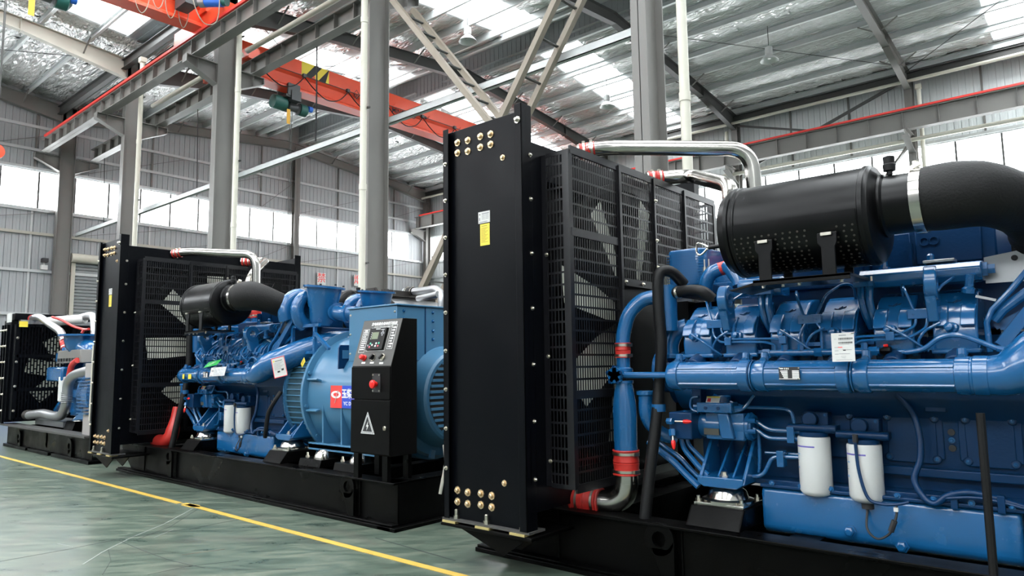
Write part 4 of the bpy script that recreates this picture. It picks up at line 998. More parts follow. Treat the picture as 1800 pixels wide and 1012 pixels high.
for k in range(5):
    a_ = math.radians(90+72*k+0); M().cyl((-2.44+.055*math.cos(a_), 3.828, 1.225+.055*math.sin(a_)), (-2.44+.055*math.cos(a_), 3.822, 1.225+.055*math.sin(a_)), .009, 10).build('star_hole', BLUED, tp)
M().tube([(-2.42, 3.87, 1.225), (-2.05, 3.87, 1.225)], .02, 10, round_=False).build('cross_pipe', BLUE, tp)
M().lathe((-2.42, 3.91, 1.19), (0, 0, -1), [(0, .062), (.018, .062), (.02, .055), (.06, .062), (.14, .074), (.22, .077), (.40, .075), (.47, .075)], 22).build('lower_pipe', BLUE, tp)
boot((-2.42, 3.91, .755), (-2.42, 3.91, .60), .076, tp)
M().tube([(-2.42, 3.91, .615), (-2.42, 3.91, .545), (-2.44, 3.905, .47), (-2.51, 3.895, .425), (-2.60, 3.885, .42), (-2.66, 3.88, .42)], .072, 22).build('chrome_elbow', CHROME, tp)
M().lathe((-2.42, 3.91, .555), (0, 0, -1), [(0, .0735), (.008, .0735)], 22).build('weld_ring', CHROME, tp)
boot((-2.60, 3.885, .42), (-2.80, 3.86, .42), .075, tp, (.2, .75))
# water pump pulleys and housings in the dark gap
b = M(); b.cyl((-2.20, 4.35, 1.18), (-1.98, 4.35, 1.18), .20, 28); b.cyl((-2.26, 4.35, 1.18), (-2.2, 4.35, 1.18), .16, 28); b.ring((-2.30, 4.2, 1.25), (1, 0, 0), .10, .145, .05, 32); b.ring((-2.24, 4.18, 1.25), (1, 0, 0), .10, .145, .03, 32)
pp = b.build('water_pump', BLUE, G1, bev=.004)
M().cyl((-2.32, YC, 1.62), (-1.98, YC, 1.62), .10, 24).build('fan_hub_shaft', BLUED, pp); M().cyl((-2.4, YC, 1.62), (-2.34, YC, 1.62), .2, 32).build('fan_pulley', BLUED, pp)
M().tube([(-2.19, 4.12, 1.33), (-2.19, 4.12, 1.42), (-2.15, 4.13, 1.50), (-2.08, 4.15, 1.53)], .055, 16).build('pump_elbow', BLUE, pp)
b = M(); b.cyl((-2.19, 4.12, 1.325), (-2.19, 4.12, 1.355), .075, 20); b.box(-2.27, -2.10, 4.05, 4.2, 1.275, 1.30); b.build('pump_flange', BLUE, pp, bev=.004)
q = Q(1135, 702, y=3.98)
M().tube([(q.x, 3.98, 1.08), (q.x, 3.98, .99), (q.x+.02, 4.0, .92), (q.x+.07, 4.03, .86), (q.x+.16, 4.08, .82)], [.045, .047, .047, .045, .042], 16).build('filler_elbow', BLUE, pp)
M().lathe((q.x, 3.98, 1.07), (0, 0, 1), [(0, .047), (.02, .047), (.03, .06), (.05, .06), (.055, .05)], 18).build('filler_cap', BLUE, pp)
b = M(); b.box(-2.34, -2.22, 4.45, 5.35, .5, 1.72); b.build('belt_guard', BLACKM, pp)
# timing case plate and oil pipes down the front
b = M(); b.box(-2.0, -1.94, 4.13, 5.07, .62, 1.36); b.box(-2.02, -1.96, 4.05, 4.3, .95, 1.2); b.build('timing_case', BLUED, G1, bev=.006)
for (p, r, yy) in (([(1206, 722), (1199, 742), (1197, 772), (1203, 790), (1230, 822), (1245, 835)], .016, 4.0), ([(1207, 758), (1208, 780), (1238, 810)], .014, 4.03), ([(1140, 776), (1166, 797), (1185, 812), (1207, 835), (1228, 855)], .022, 4.02), ([(1150, 770), (1175, 790), (1195, 803), (1215, 826), (1232, 842)], .015, 4.06), ([(1228, 697), (1214, 699), (1213, 719), (1228, 724)], .008, 4.02), ([(1255, 694), (1285, 708), (1310, 716), (1372, 717), (1392, 722), (1397, 748)], .0105, 4.08), ([(1326, 694), (1305, 722), (1280, 723)], .009, 4.02), ([(1308, 735), (1330, 740), (1350, 755), (1412, 759)], .013, 4.07), ([(1312, 750), (1332, 756), (1350, 770), (1412, 772)], .012, 4.06), ([(1318, 837), (1342, 836), (1356, 806), (1366, 802), (1414, 804)], .012, 4.06), ([(1333, 757), (1336, 800), (1334, 830)], .010, 4.09), ([(1345, 795), (1420, 799)], .008, 4.11)):
    M().bent([Q(x, y, y=yy) for x, y in p], r, .05, 10).build('oil_pipe', BLUE, E)
for px, py in ((1391, 764), (1373, 806)):
    q = Q(px, py, y=4.05); M().box(q.x-.02, q.x+.02, 4.03, 4.09, q.z-.045, q.z+.045).build('pipe_clip', BLUE, E, bev=.003)
# red-capped sensors
M().box(-2.12, -1.97, 3.93, 4.16, .84, 1.0).build('sensor_block', BLUED, E, bev=.008)
for (px, py, px2, py2) in ((1180, 740, 1214, 741), (1182, 759, 1184, 782)):
    a_ = Q(px, py, y=3.9); c_ = Q(px2, py2, y=3.88); e_ = (c_-a_)
    sn = M().lathe(a_-e_*.2, e_, [(0, .02), (.03, .022), (.04, .02)], 6).build('sensor_nut', BLUE, E); M().cyl(a_+e_*.2, a_+e_*.7, .006, 8).build('sensor_stem', STEEL, E); M().lathe(a_+e_*.65, e_, [(0, .012), (.02, .014), (.045, .009), (.055, .002)], 10).build('red_cap', REDP, E)
# fuel pump
PX = -.185
fp = M(); fp.box(-1.74+PX, -1.50+PX, 4.02, 4.16, .84, 1.0); fp.cyl((-1.80+PX, 4.09, .92), (-1.46+PX, 4.09, .92), .075, 20); fp.box(-1.77+PX, -1.55+PX, 3.97, 4.1, 1.0, 1.06); fp.cyl((-1.66+PX, 4.08, 1.0), (-1.66+PX, 4.08, 1.10), .06, 16); fp.prism([(-1.63+PX, .85), (-1.55+PX, .85), (-1.58+PX, 1.0), (-1.65+PX, 1.0)], 'y', 3.985, 4.05); fp.cyl((-1.84+PX, 4.09, .92), (-1.8+PX, 4.09, .92), .09, 18); fp.cyl((-1.50+PX, 4.09, .92), (-1.47+PX, 4.09, .92), .085, 18)
FP = fp.build('fuel_pump', BLUE, G1, bev=.008)
for x in (-1.71, -1.63): M().cyl((x+PX, 3.965, 1.028), (x+PX, 3.972, 1.028), .011, 10).build('pump_hole', BLUED, FP)
M().box(-1.745+PX, -1.65+PX, 4.008, 4.012, .868, .905).build('pump_plate', mat('dull_plate', (.06, .06, .05), .6), FP)
sq = Vector((-1.675+PX, 4.0, 1.075)); su = (0, .5, .85); flat(.085, .045, .001, sq, (1, 0, 0), su, PAPER, FP, 'sticker'); flat(0, 0, .0006, sq+Vector((0, -.0015, .001)), (1, 0, 0), su, LRED, FP, 'sticker_print', [(-.034, -.012, -.014, .009)]); flat(0, 0, .0006, sq+Vector((0, -.0015, .001)), (1, 0, 0), su, YEL, FP, 'sticker_print', [(-.042, .042, .014, .022)])
for x, z in ((-1.46, .96), (-1.46, .90), (-1.78, 1.03), (-1.53, 1.03)): M().lathe((x+PX-.03, 4.02, z), (1, 0, 0), [(0, .014), (.06, .014)], 6).build('pump_port', BLUE, FP)

# ---------------- engine feet: cast bracket, chrome mount, black pedestal
def foot(xc, mirror, wide=False):
    def mk(): return M(mirror)
    b = mk(); b.prism([(xc-.15, .625), (xc+.09, .625), (xc+.17, .72), (xc+.15, .66), (xc+.10, .585), (xc-.12, .585), (xc-.15, .60)] if False else [(xc-.15, .595), (xc-.11, .575), (xc+.09, .575), (xc+.13, .60), (xc+.13, .635), (xc-.15, .635)], 'y', 3.93, 4.20)
    for x in (xc-.15, xc+.115): b.prism([(3.93, .60), (4.22, .60), (4.22, .86), (4.14, .86)], 'x', x, x+.022)
    for x in (xc-.05, xc+.04): b.prism([(3.98, .63), (4.22, .63), (4.22, .84)], 'x', x, x+.016)
    f_ = b.build('engine_foot', BLUE, G1, bev=.006)
    b = mk(); b.lathe((xc-.01, 4.04, .49), (0, 0, 1), [(0, .15), (.012, .15), (.02, .12), (.06, .105), (.075, .085), (.085, .04)], 28); b.build('mount_dome', CHROME, f_)
    b = mk(); b.box(xc-.16, xc+.14, 3.90, 4.18, .475, .49); b.build('mount_plate', CHROME, f_, bev=.002)
    for dx in (-.14, .12):
        for dy in (3.92, 4.15): c = mk(); c.lathe((xc+dx, dy, .488), (0, 0, 1), [(0, .018), (.018, .018), (.018, .011), (.035, .010)], 6); c.build('hex_bolt', STEEL, f_)
    c = mk(); c.lathe((xc-.01, 4.0, .635), (0, 0, 1), [(0, .03), (.006, .03), (.006, .02), (.025, .018)], 6); c.build('hex_bolt', STEEL, f_)
    b = mk(); b.prism([(3.80, .37), (3.88, .475), (4.20, .475), (4.26, .37)], 'x', xc-.17, xc-.155); b.prism([(3.80, .37), (3.88, .475), (4.20, .475), (4.26, .37)], 'x', xc+.14, xc+.155)
    b.prism([(3.80, .37), (3.88, .475), (3.89, .475), (3.812, .37)], 'x', xc-.17, xc+.155); b.box(xc-.16, xc+.15, 3.88, 4.2, .462, .475)
    b.build('mount_pedestal', SKIDM, f_, bev=.004)
for mi in (None, YC): foot(-1.80, mi); foot(.02, mi)

# ---------------- oil and fuel filters
def ffilter(xc, z0, z1, yc=4.08):
    b = M(); b.lathe((xc, yc, z0), (0, 0, 1), [(0, .055), (.012, .075), (.03, .085), (z1-z0-.01, .085), (z1-z0, .082), (z1-z0, .05)], 32)
    f_ = b.build('filter_canister', WHITE, G1)
    M().lathe((xc, yc, z1-.055), (0, 0, 1), [(0, .0855), (.008, .0855)], 32, cap=False, a0=PI*.9, a1=PI*2.1).build('label_band', PURP, f_)
    # small print on the label: rows of dashes following the can
    def curved(rows, mt):
        b = M()
        for (a0, a1, z, h) in rows: b.lathe((xc, yc, z), (0, 0, 1), [(0, .0856), (h, .0856)], 8, cap=False, a0=math.radians(a0), a1=math.radians(a1))
        b.build('label_print', mt, f_)
    zt_ = z1-.075
    curved([(255, 290, zt_-.006, .004), (262, 275, zt_-.013, .004), (235, 300, zt_-.045, .005), (235, 310, zt_-.056, .0035), (235, 296, zt_-.066, .0035), (250, 262, zt_-.098, .006)], INKG)
    curved([(245, 285, zt_-.024, .006), (300, 318, zt_-.022, .008), (270, 310, zt_-.098, .012)], mat('blue_print_%d' % int(xc*-100), (.25, .40, .60), .6))
    b = M(); b.cyl((xc, yc, z1), (xc, yc, z1+.025), .075, 24); b.box(xc-.11, xc+.11, yc-.02, 4.22, z1+.02, z1+.06); b.cyl((xc-.13, yc-.02, z1+.045), (xc+.13, yc-.02, z1+.045), .022, 12); b.box(xc-.06, xc+.07, 4.12, 4.2, z1+.05, z1+.13); b.cyl((xc-.02, 4.08, z1+.09), (xc-.02, 4.2, z1+.09), .04, 20)
    b.build('filter_head', BLUED, f_, bev=.004)
    for x in (xc-.045, xc+.055): bolt(BOLTK, f_, (x, 4.12, z1+.115)).scale = (.6, .6, .6)
    return f_
ffilter(-1.315, .565, .885); F2 = ffilter(-1.06, .56, .86)
M().tube([(-1.075, 3.985, .885), (-1.075, 3.985, .84), (-1.065, 3.98, .72), (-1.03, 3.975, .60), (-.97, 3.98, .575), (-.90, 3.99, .58), (-.85, 4.0, .595)], .0085, 8).build('sensor_cable', BLUED, F2)
M().cyl((-1.075, 3.985, .875), (-1.075, 3.985, .915), .014, 10).build('cable_plug', INK, F2)
M().cyl((-1.055, 4.06, .53), (-1.055, 4.06, .56), .03, 12).build('water_drain', INK, F2)
M().tube([(-1.055, 4.05, .53), (-1.05, 4.0, .44), (-1.0, 3.98, .40), (-.945, 3.98, .43), (-.92, 3.98, .48), (-.905, 3.985, .53), (-.905, 3.99, .575)], .006, 8).build('sensor_cable', INK, F2)
M().tube([(-.935, 3.98, .445), (-.915, 3.98, .50)], .014, 8, round_=False).build('cable_connector', INK, F2); M().box(-.915, -.895, 3.975, 3.99, .545, .565).build('cable_tie', PAPER, F2)
# corrugated harness along the sump
M().tube([(-.90, 4.13, 1.12), (-.83, 4.12, 1.03), (-.80, 4.10, .92), (-.80, 4.08, .80), (-.83, 4.06, .70), (-.79, 4.04, .62), (-.74, 4.03, .595), (-.68, 4.04, .64), (-.58, 4.05, .66), (-.45, 4.06, .63), (-.33, 4.06, .60)], .016, 12).build('corrugated_harness', BLUED, G1)
M().tube([(-.72, 4.03, .62), (-.6, 4.03, .64), (-.5, 4.04, .635), (-.33, 4.05, .60)], .008, 8).build('harness_wire', BLUED, G1)
for x in (-.66, -.47): M().box(x-.015, x+.015, 4.03, 4.07, .58, .66).build('harness_bracket', BLUED, E, bev=.002)

# ---------------- air cleaner, bracket, hose
AY, AZ, AR = 3.80, 2.017, .245
def cleaner(mirror, near):
    b = M(mirror)
    b.lathe((-1.61, AY, AZ), (1, 0, 0), [(0, 0), (0, .19), (.01, .222), (.05, .240), (.055, .253), (.075, .253), (.08, .245), (.095, .245), (.10, .251), (.11, .251), (.115, AR), (.72, AR), (.725, .252), (.745, .252), (.75, .246), (.765, .240), (.785, .205), (.79, .16)], 44)
    A = b.build('air_cleaner', BLACKM, G1, ang=30)
    c = M(mirror); c.lathe((-.83, AY-.0, AZ+.04), (1, 0, 0), [(0, .158), (.02, .158), (.03, .146), (.19, .143)], 32); c.build('outlet_collar', BLACKM, A)
    c = M(mirror); c.lathe((-.685, AY, AZ+.04), (1, 0, 0), [(0, .15), (0, .158), (.045, .158), (.045, .15)], 32, cap=False); c.build('band_clamp', CHROME, A)
    c = M(mirror); c.bar((-.69, AY-.02, AZ+.20), (-.65, AY-.02, AZ+.22), .03, .02); c.cyl((-.67, AY-.02, AZ+.195), (-.67, AY-.02, AZ+.235), .012, 8); c.build('clamp_bolt', STEEL, A)
    c = M(mirror); c.lathe((-.78, AY-.03, AZ+.185), (0, 0, 1), [(0, .014), (.02, .014), (.02, .028), (.05, .03), (.055, .026), (.09, .027), (.095, .014)], 16); c.build('restriction_gauge', RUB, A)
    # hose to the turbocharger
    h = M(mirror); h.tube([(-.66, AY, AZ+.045), (-.60, AY, AZ+.045), (-.52, 3.80, AZ+.045), (-.43, 3.82, 2.055), (-.35, 3.87, 2.03), (-.28, 3.97, 1.985), (-.24, 4.10, 1.93), (-.24, 4.19, 1.90)], [.150, .157, .158, .152, .140, .128, .124, .128], 32, 8)
    h.build('intake_hose', HOSE, A)
    if near:
        # perforated wrap on the lower half: two windows of small punched holes
        v = M()
        for (xa, nx) in ((-1.50, 11), (-.99, 4)):
            for i in range(nx):
                for j in range(12):
                    th = math.radians(197+6.2*j); x = xa+i*.036+(.0 if j % 2 else .006); r = AR+.0045
                    n_ = Vector((0, math.cos(th), math.sin(th))); cc = Vector((x, AY, AZ))+n_*r
                    v.lathe(cc-n_*.003, n_, [(0, .0056), (.004, .0056), (.0042, .0032)], 6)
        v.build('perforation', mat('perforation_rim', (.085, .078, .068), .4, .5), A, kind='stuff')
        M().lathe((-1.515, AY, AZ), (1, 0, 0), [(0, AR), (0, AR+.004), (.62, AR+.004), (.62, AR)], 36, cap=False, a0=math.radians(180), a1=math.radians(330)).build('perforated_wrap', BLACKM, A)
        for x in (-1.33, -1.02):
            # support legs
            M().prism([(x-.05, AZ-.10), (x+.04, AZ-.10), (x+.04, AZ-.15), (x+.03, AZ-.17), (x+.03, 1.71), (x-.035, 1.71), (x-.035, AZ-.17), (x-.05, AZ-.15)], 'y', AY-.262, AY-.25).build('support_leg', BLACKM, A, bev=.003); M().box(x-.022, x+.022, AY+.06, AY+.075, 1.71, AZ-.22).build('support_leg', BLACKM, A)
            M().box(x-.03, x+.02, AY-.275, AY-.262, AZ-.115, AZ-.10).build('strap_bracket', STEEL, A)
        # drain valve and wire loop at the closed end
        M().cyl((-1.69, AY-.13, AZ-.08), (-1.60, AY-.15, AZ-.08), .012, 10).build('wing_rod', BLACKM, A)
        M().tube([(-1.69, AY-.13, AZ-.08), (-1.73, AY-.13, AZ-.055), (-1.76, AY-.13, AZ-.05), (-1.765, AY-.13, AZ-.10), (-1.74, AY-.13, AZ-.115), (-1.70, AY-.13, AZ-.085)], .006, 8).build('wire_loop', CHROME, A)
    else:
        pass
    return A
A1 = cleaner(None, True); cleaner(YC, False)
b = M(); b.box(-1.40, -.93, 3.54, 3.88, 1.700, 1.715); b.prism([(-1.54, 1.672), (-1.40, 1.70), (-1.40, 1.715), (-1.56, 1.68)], 'y', 3.60, 3.88); b.box(-1.40, -.93, 3.54, 3.55, 1.685, 1.715)
bp_ = b.build('air_cleaner_shelf', BLACKM, G1, bev=.002)
for x in (-1.42, -1.32, -1.24, -1.04): M().lathe((x+.06, 3.58, 1.70), (0, 0, -1), [(0, .016), (.012, .016), (.012, .009), (.025, .009)], 8).build('hex_bolt', STEEL, bp_)
c = M(YC); c.box(-1.46, -.97, 3.74, 4.12, 1.755, 1.767)
for x in (-1.33, -1.02): c.box(x-.022, x+.022, AY-.16, AY-.148, 1.765, AZ-.19)
c.build('air_cleaner_shelf', BLACKM, G1)

# ---------------- turbochargers at the flywheel end
def turbo(mirror):
    b = M(mirror); TX, TY, TZ = -.22, 4.22, 1.895
    b.lathe((TX, TY, TZ), (1, 0, 0), [(0, .15), (0, .175), (.02, .19), (.03, .16), (.05, .16), (.055, .13), (.13, .13), (.14, .10), (.20, .10), (.21, .14)], 32)
    T = b.build('turbocharger', BLUE, G1)
    # compressor and turbine volutes
    def vol(xo, r0, w, a, e=0.0):
        c = M(mirror); pts = []; rr = []
        for k in range(25):
            th = a+2*PI*.93*k/24; f_ = k/24
            pts.append((TX+xo+e*f_, TY+(r0+.03*f_)*math.cos(th), TZ+(r0+.03*f_)*math.sin(th))); rr.append(w*(.45+.55*f_))
        c.tube(pts, rr, 16, round_=False); return c
    vol(.05, .165, .078, -2.2).build('compressor_volute', BLUE, T); vol(.25, .145, .078, -1.6).build('turbine_volute', BLUE, T)
    c = M(mirror); c.lathe((TX+.38, TY+.03, TZ-.16), (.10, .02, 1), [(0, .10), (.05, .12), (.16, .135), (.24, .16), (.34, .175), (.385, .18), (.385, .215), (.405, .215), (.405, .165), (.36, .15)], 30); c.build('exhaust_outlet', BLUE, T)
    for k in range(8):
        th = 2*PI*k/8; c = M(mirror); c.cyl((TX+.42+.197*math.cos(th), TY+.038+.197*math.sin(th), TZ+.235), (TX+.42+.197*math.cos(th), TY+.038+.197*math.sin(th), TZ+.250), .012, 8); c.build('flange_hole', INK, T)
    c = M(mirror); c.tube([(TX+.5, TY+.1, TZ-.02), (TX+.62, TY+.12, TZ-.05), (TX+.75, TY+.2, TZ-.05)], .075, 14); c.cyl((TX+.53, TY+.1, TZ-.03), (TX+.56, TY+.1, TZ-.03), .095, 18); c.cyl((TX+.66, TY+.14, TZ-.05), (TX+.69, TY+.15, TZ-.05), .095, 18); c.build('exhaust_bellows', BLUE, T)
    # welded support frame
    c = M(mirror)
    for x in (TX+.10, TX+.50): c.bar((x, TY-.12, 1.42), (x, TY-.12, TZ-.16), .03, .03)
    c.bar((TX+.02, TY-.12, TZ-.17), (TX+.58, TY-.12, TZ-.17), .03, .03); c.bar((TX-.2, TY-.12, 1.45), (TX+.5, TY-.12, 1.45), .03, .03); c.bar((TX-.22, TY-.12, 1.45), (TX+.10, TY-.12, TZ-.27), .03, .03); c.bar((TX+.75, TY-.12, 1.48), (TX+.5, TY-.12, TZ-.25), .03, .03)
    c.build('turbo_frame', BLUE, T)
    for k in range(5):
        bolt(BOLTK, T, (TX-.15+k*.12, (TY-.135) if mirror is None else 2*YC-TY+.135, 1.445)).scale = (.8, .8, .8)
    return T
turbo(None); turbo(YC)
M().bar((-.42, 4.02, 1.36), (-.05, 4.10, 1.86), .06, .05).build('bracket_arm', BLUE, E)

# ---------------- stainless coolant pipes over the radiator
sp = M().bent([(-2.78, 3.98, 2.79), (-2.70, 4.02, 2.80), (-2.58, 4.12, 2.81), (-1.78, 4.58, 2.735), (-1.76, 4.60, 2.05)], .052, .16, 20, 8).build('stainless_pipe', CHROME, G1)
boot((-2.77, 3.985, 2.79), (-2.68, 4.04, 2.80), .052, sp, (.3, .8))
sp2 = M().bent([(-2.78, 4.93, 2.78), (-2.70, 5.0, 2.785), (-2.48, 5.13, 2.79), (-1.97, 4.66, 2.53), (-1.93, 4.56, 2.36), (-1.92, 4.56, 2.05)], .056, .16, 20, 8).build('stainless_pipe', CHROME, G1)
boot((-2.77, 4.94, 2.78), (-2.68, 5.015, 2.785), .056, sp2, (.3, .8))
for pr, x, y in ((sp, -1.76, 4.60), (sp2, -1.92, 4.56)): boot((x, y, 2.07), (x, y, 1.93), .054, pr, (.25, .8))
b = M(); b.box(-2.0, -1.68, 4.42, 4.68, 1.82, 1.87); b.cyl((-1.76, 4.60, 1.86), (-1.76, 4.60, 1.95), .05, 18); b.cyl((-1.92, 4.56, 1.86), (-1.92, 4.56, 1.95), .05, 18); b.prism([(-2.0, 1.70), (-1.66, 1.70), (-1.66, 1.82), (-2.0, 1.82)], 'y', 4.38, 4.72); b.build('thermostat_housing', BLUE, G1, bev=.006)
M().tube([(-1.98, 4.22, 1.72), (-1.965, 4.20, 1.80), (-1.93, 4.2, 1.86), (-1.88, 4.22, 1.885)], .045, 14).build('bypass_pipe', BLUE, G1)
M().tube([(-1.83, 4.22, 1.90), (-1.79, 4.2, 1.87), (-1.74, 4.18, 1.80), (-1.73, 4.17, 1.76)], .046, 14).build('bypass_pipe', BLUE, G1)
M().tube([(-1.885, 4.22, 1.885), (-1.83, 4.22, 1.895)], .043, 14, round_=False).build('bypass_boot', RED, G1)
M().tube([(-2.12, 4.05, 1.74), (-2.0, 4.02, 1.745), (-1.90, 4.0, 1.73), (-1.85, 4.03, 1.68)], .036, 14).build('vent_hose', RUB, G1)
M().ring((-2.09, 4.045, 1.742), (1, -.1, 0), .034, .041, .018, 18).build('hose_clamp', STEEL, G1)
# long drop hose in front of the fan guard
dh = M().tube([(-2.08, 4.12, 1.80), (-2.12, 4.03, 1.875), (-2.17, 3.97, 1.86), (-2.18, 3.96, 1.70), (-2.17, 3.96, 1.4), (-2.19, 3.95, 1.15), (-2.20, 3.92, .95), (-2.23, 3.86, .6), (-2.25, 3.82, .33)], .036, 14).build('drop_hose', RUB, G1)
M().lathe((-2.192, 3.94, 1.0), (0, 0, 1), [(0, .044), (.045, .044)], 18).build('hose_band', BLUE, dh)
M().tube([(-.485, 3.74, 1.06), (-.485, 3.74, .7), (-.485, 3.74, .37)], .018, 10).build('drain_hose', RUB, G1)
# small filler disc behind: dark mounting plate at the end of the guard
b = M(); b.prism([(4.74, 2.05), (5.0, 2.05), (5.05, 2.1), (5.05, 2.42), (4.95, 2.42)], 'x', -1.95, -1.93); b.build('dark_side_plate', BLACKM, V)

# ---------------- flywheel housing, alternator
b = M(); b.lathe((-.18, YC, 1.02), (1, 0, 0), [(0, .56), (.04, .60), (.10, .62), (.10, .58)], 48); b.build('flywheel_housing', BLUE, E)
AX = -.10
b = M(); b.lathe((AX, YC, 1.02), (1, 0, 0), [(0, .60), (.0, .615), (.025, .615), (.03, .585), (.335, .585), (.34, .615), (.38, .615), (.385, .66), (.42, .66), (.425, .60), (.50, .585), (.56, .565), (1.45, .565), (1.47, .59), (1.52, .59), (1.52, .42)], 64)
ALT = b.build('alternator', BLUE2, G1, ang=28)
n = 64
rb = None
for k in range(n):
    th = 2*PI*k/n
    if rb is None: rb = M().box(AX+.03, AX+.335, YC+.585, YC+.598, 1.02-.004, 1.02+.004)
sc = M()
for k in range(n):
    th = 2*PI*k/n; d_ = Vector((0, math.cos(th), math.sin(th))); c0 = Vector((AX+.03, YC, 1.02))+d_*.592
    sc.bar(c0, c0+Vector((.305, 0, 0)), .010, .018, d_)
sc.build('vent_screen', BLUE2, ALT, kind='stuff')
M().lathe((AX+.03, YC, 1.02), (1, 0, 0), [(0, .587), (.305, .587)], 64, cap=False).build('vent_mesh', mat('vent_mesh', (.015, .06, .09), .55, bump=.5, bscale=260), ALT)
for k in range(12):
    th = 2*PI*(k+.3)/12
    if math.sin(th) > -.8:
        d_ = Vector((0, math.cos(th), math.sin(th))); c0 = Vector((AX+.425, YC, 1.02))+d_*.63
        M().cyl(c0, c0+Vector((.022, 0, 0)), .016, 8).build('flange_bolt', BLUE2, ALT)
for (th, L) in ((165, .17), (193, .17), (100, .14), (135, .0)):
    if not L: continue
    d_ = Vector((0, math.cos(math.radians(th)), math.sin(math.radians(th)))); c0 = Vector((AX+.43, YC, 1.02))+d_*.61
    M().bar(c0, c0+Vector((L, 0, 0)), .018, .06, d_).build('flange_rib', BLUE2, ALT, bev=.005)
# feet and gussets
b = M(); b.box(AX+.42, AX+1.50, 4.02, 5.18, .515, .56); b.box(AX+.42, AX+1.50, 4.02, 4.05, .50, .57); AF = b.build('alternator_foot', BLUE2, ALT, bev=.004)
for x in (.62, .92, 1.22): 
    for (s_) in (None, YC):
        c = M(s_); c.prism([(4.05, .56), (4.30, .56), (4.30, .80), (4.07, 1.02), (4.04, 1.02)], 'x', AX+x-.011, AX+x+.011); c.build('gusset_plate', BLUE2, ALT)
# lifting plate with square window, half hidden behind the cabinet
b = M(); b.prism([(4.04, 1.28), (4.04, 1.48), (4.06, 1.51), (4.2, 1.51), (4.3, 1.30)], 'x', AX+.86, AX+.875); b.build('lifting_plate', BLUED, ALT)
M().box(AX+.876, AX+.88, 4.08, 4.15, 1.38, 1.46).build('plate_window', BLUE2, ALT)
# terminal box
b = M(); b.box(.96, 1.65, 4.02, 5.16, 1.35, 1.835); TB = b.build('terminal_box', BLUE2, ALT, bev=.004)
M().box(.945, 1.665, 4.005, 5.175, 1.835, 1.85).build('box_lid', BLUE2, ALT, bev=.004)
for z in (1.78, 1.6, 1.42):
    for x in (.985, 1.625): bolt(BOLTS, ALT, (x, 4.02, z)).scale = (.7, .7, .7)
for y, z in ((4.1, 1.79), (4.45, 1.79), (4.45, 1.71), (4.45, 1.62), (4.45, 1.54), (4.1, 1.72)): bolt(BOLTK, ALT, (1.65, y, z), '+x')
M().box(1.65, 1.655, 4.35, 4.36, 1.36, 1.835).build('box_seam', BLUED, ALT)
# rear end bell with louvres
b = M(); b.lathe((1.42, YC, 1.02), (1, 0, 0), [(0, .59), (.10, .59), (.12, .56), (.18, .545), (.20, .47), (.26, .45), (.40, .42), (.42, .40), (.42, .05)], 48); EB = b.build('end_bell', BLUE2, ALT, ang=30)
for k in range(14):
    th = 2*PI*k/14; d_ = Vector((0, math.cos(th), math.sin(th))); c0 = Vector((1.605, YC, 1.02))+d_*.50
    M().bar(c0, c0+d_*.075, .05, .03, (1, 0, 0)).build('bell_rib', BLUE2, ALT)
for k in range(13):
    z = 1.02-.30+k*.05; h = math.sqrt(max(.01, .37**2-(z-1.02)**2)); M().box(1.842, 1.856, YC-h, YC+h, z-.012, z+.012).build('louvre', BLUE2, ALT, bev=.002)
M().lathe((1.838, YC, 1.02), (1, 0, 0), [(0, .37), (.003, .37)], 32).build('louvre_backing', INK, ALT)
o = M().box(AX+1.46, AX+1.49, 4.06, 4.10, 1.30, 1.36)
# alternator mounts on the skid
for x in (.60, 1.16):
    for mi in (None, YC):
        c = M(mi); c.prism([(3.86, .37), (3.88, .44), (4.20, .44), (4.24, .37)], 'x', x-.2, x+.15); k_ = c.build('alternator_mount', SKIDM, ALT, bev=.004)
        c = M(mi); c.lathe((x-.02, 4.03, .44), (0, 0, 1), [(0, .10), (.02, .095), (.05, .08), (.075, .05)], 20); c.build('mount_dome', CHROME, ALT)
        for dx in (-.15, .1): c = M(mi); c.lathe((x+dx, 3.93, .44), (0, 0, 1), [(0, .02), (.02, .02), (.02, .012), (.05, .011)], 6); c.build('hex_bolt', STEEL, ALT)
# stickers on elbow and alternator
def sticker(px, py, y, w, h, mt, par, right=(1, 0, 0), up=(0, 0, 1), name='sticker', dx=0):
    q = Q(px, py, y=y)+Vector((dx, 0, 0)); return flat(w, h, .0015, q, right, up, mt, par, name), q
D = 6.44

# ---------------- the middle set: same model
G2 = copy_tree(G1); G2.location.x -= D
G2['label'] = 'middle blue diesel generator set, its round alternator and black cabinet towards the camera'
def find(root, nm): return [o for o in kids(root) if o.name.split('.')[0] == nm]
# its fan stands at another angle, its lower radiator pipe is plain red silicone
f2 = find(G2, 'cooling_fan')[0]
hub = Vector((-2.78, YC, 1.62))-Vector(G1.location)
f2.matrix_local = Matrix.Translation(hub) @ Matrix.Rotation(math.radians(17), 4, 'X') @ Matrix.Translation(-hub)
def drop(o):
    for ch in kids(o): drop(ch)
    bpy.data.objects.remove(o)
for nm in ('coolant_pump_pipe', 'coolant_pipe'):
    for o in find(G2, nm): drop(o)
re_ = M().tube([Q(311, 715, y=3.98), Q(308, 735, y=3.96), Q(304, 755, y=3.93), Q(299, 769, y=3.91), Q(289, 775, y=3.9), Q(276, 775, y=3.9)], [.045, .055, .08, .085, .085, .085], 22, 8).build('silicone_elbow', RED, G2, label='red silicone elbow')
for o in kids(find(G2, 'radiator_core')[0]):
    if o.name.startswith('top_tank'): o.location.z += .10
for o in find(G2, 'drain_hose'): bpy.data.objects.remove(o)
M().tube([Q(494, 688, y=3.95), Q(483, 705, y=3.9), Q(472, 725, y=3.88), Q(468, 750, y=3.88), Q(466, 768, y=3.9)], .022, 10).build('drain_hose', RUB, G2)
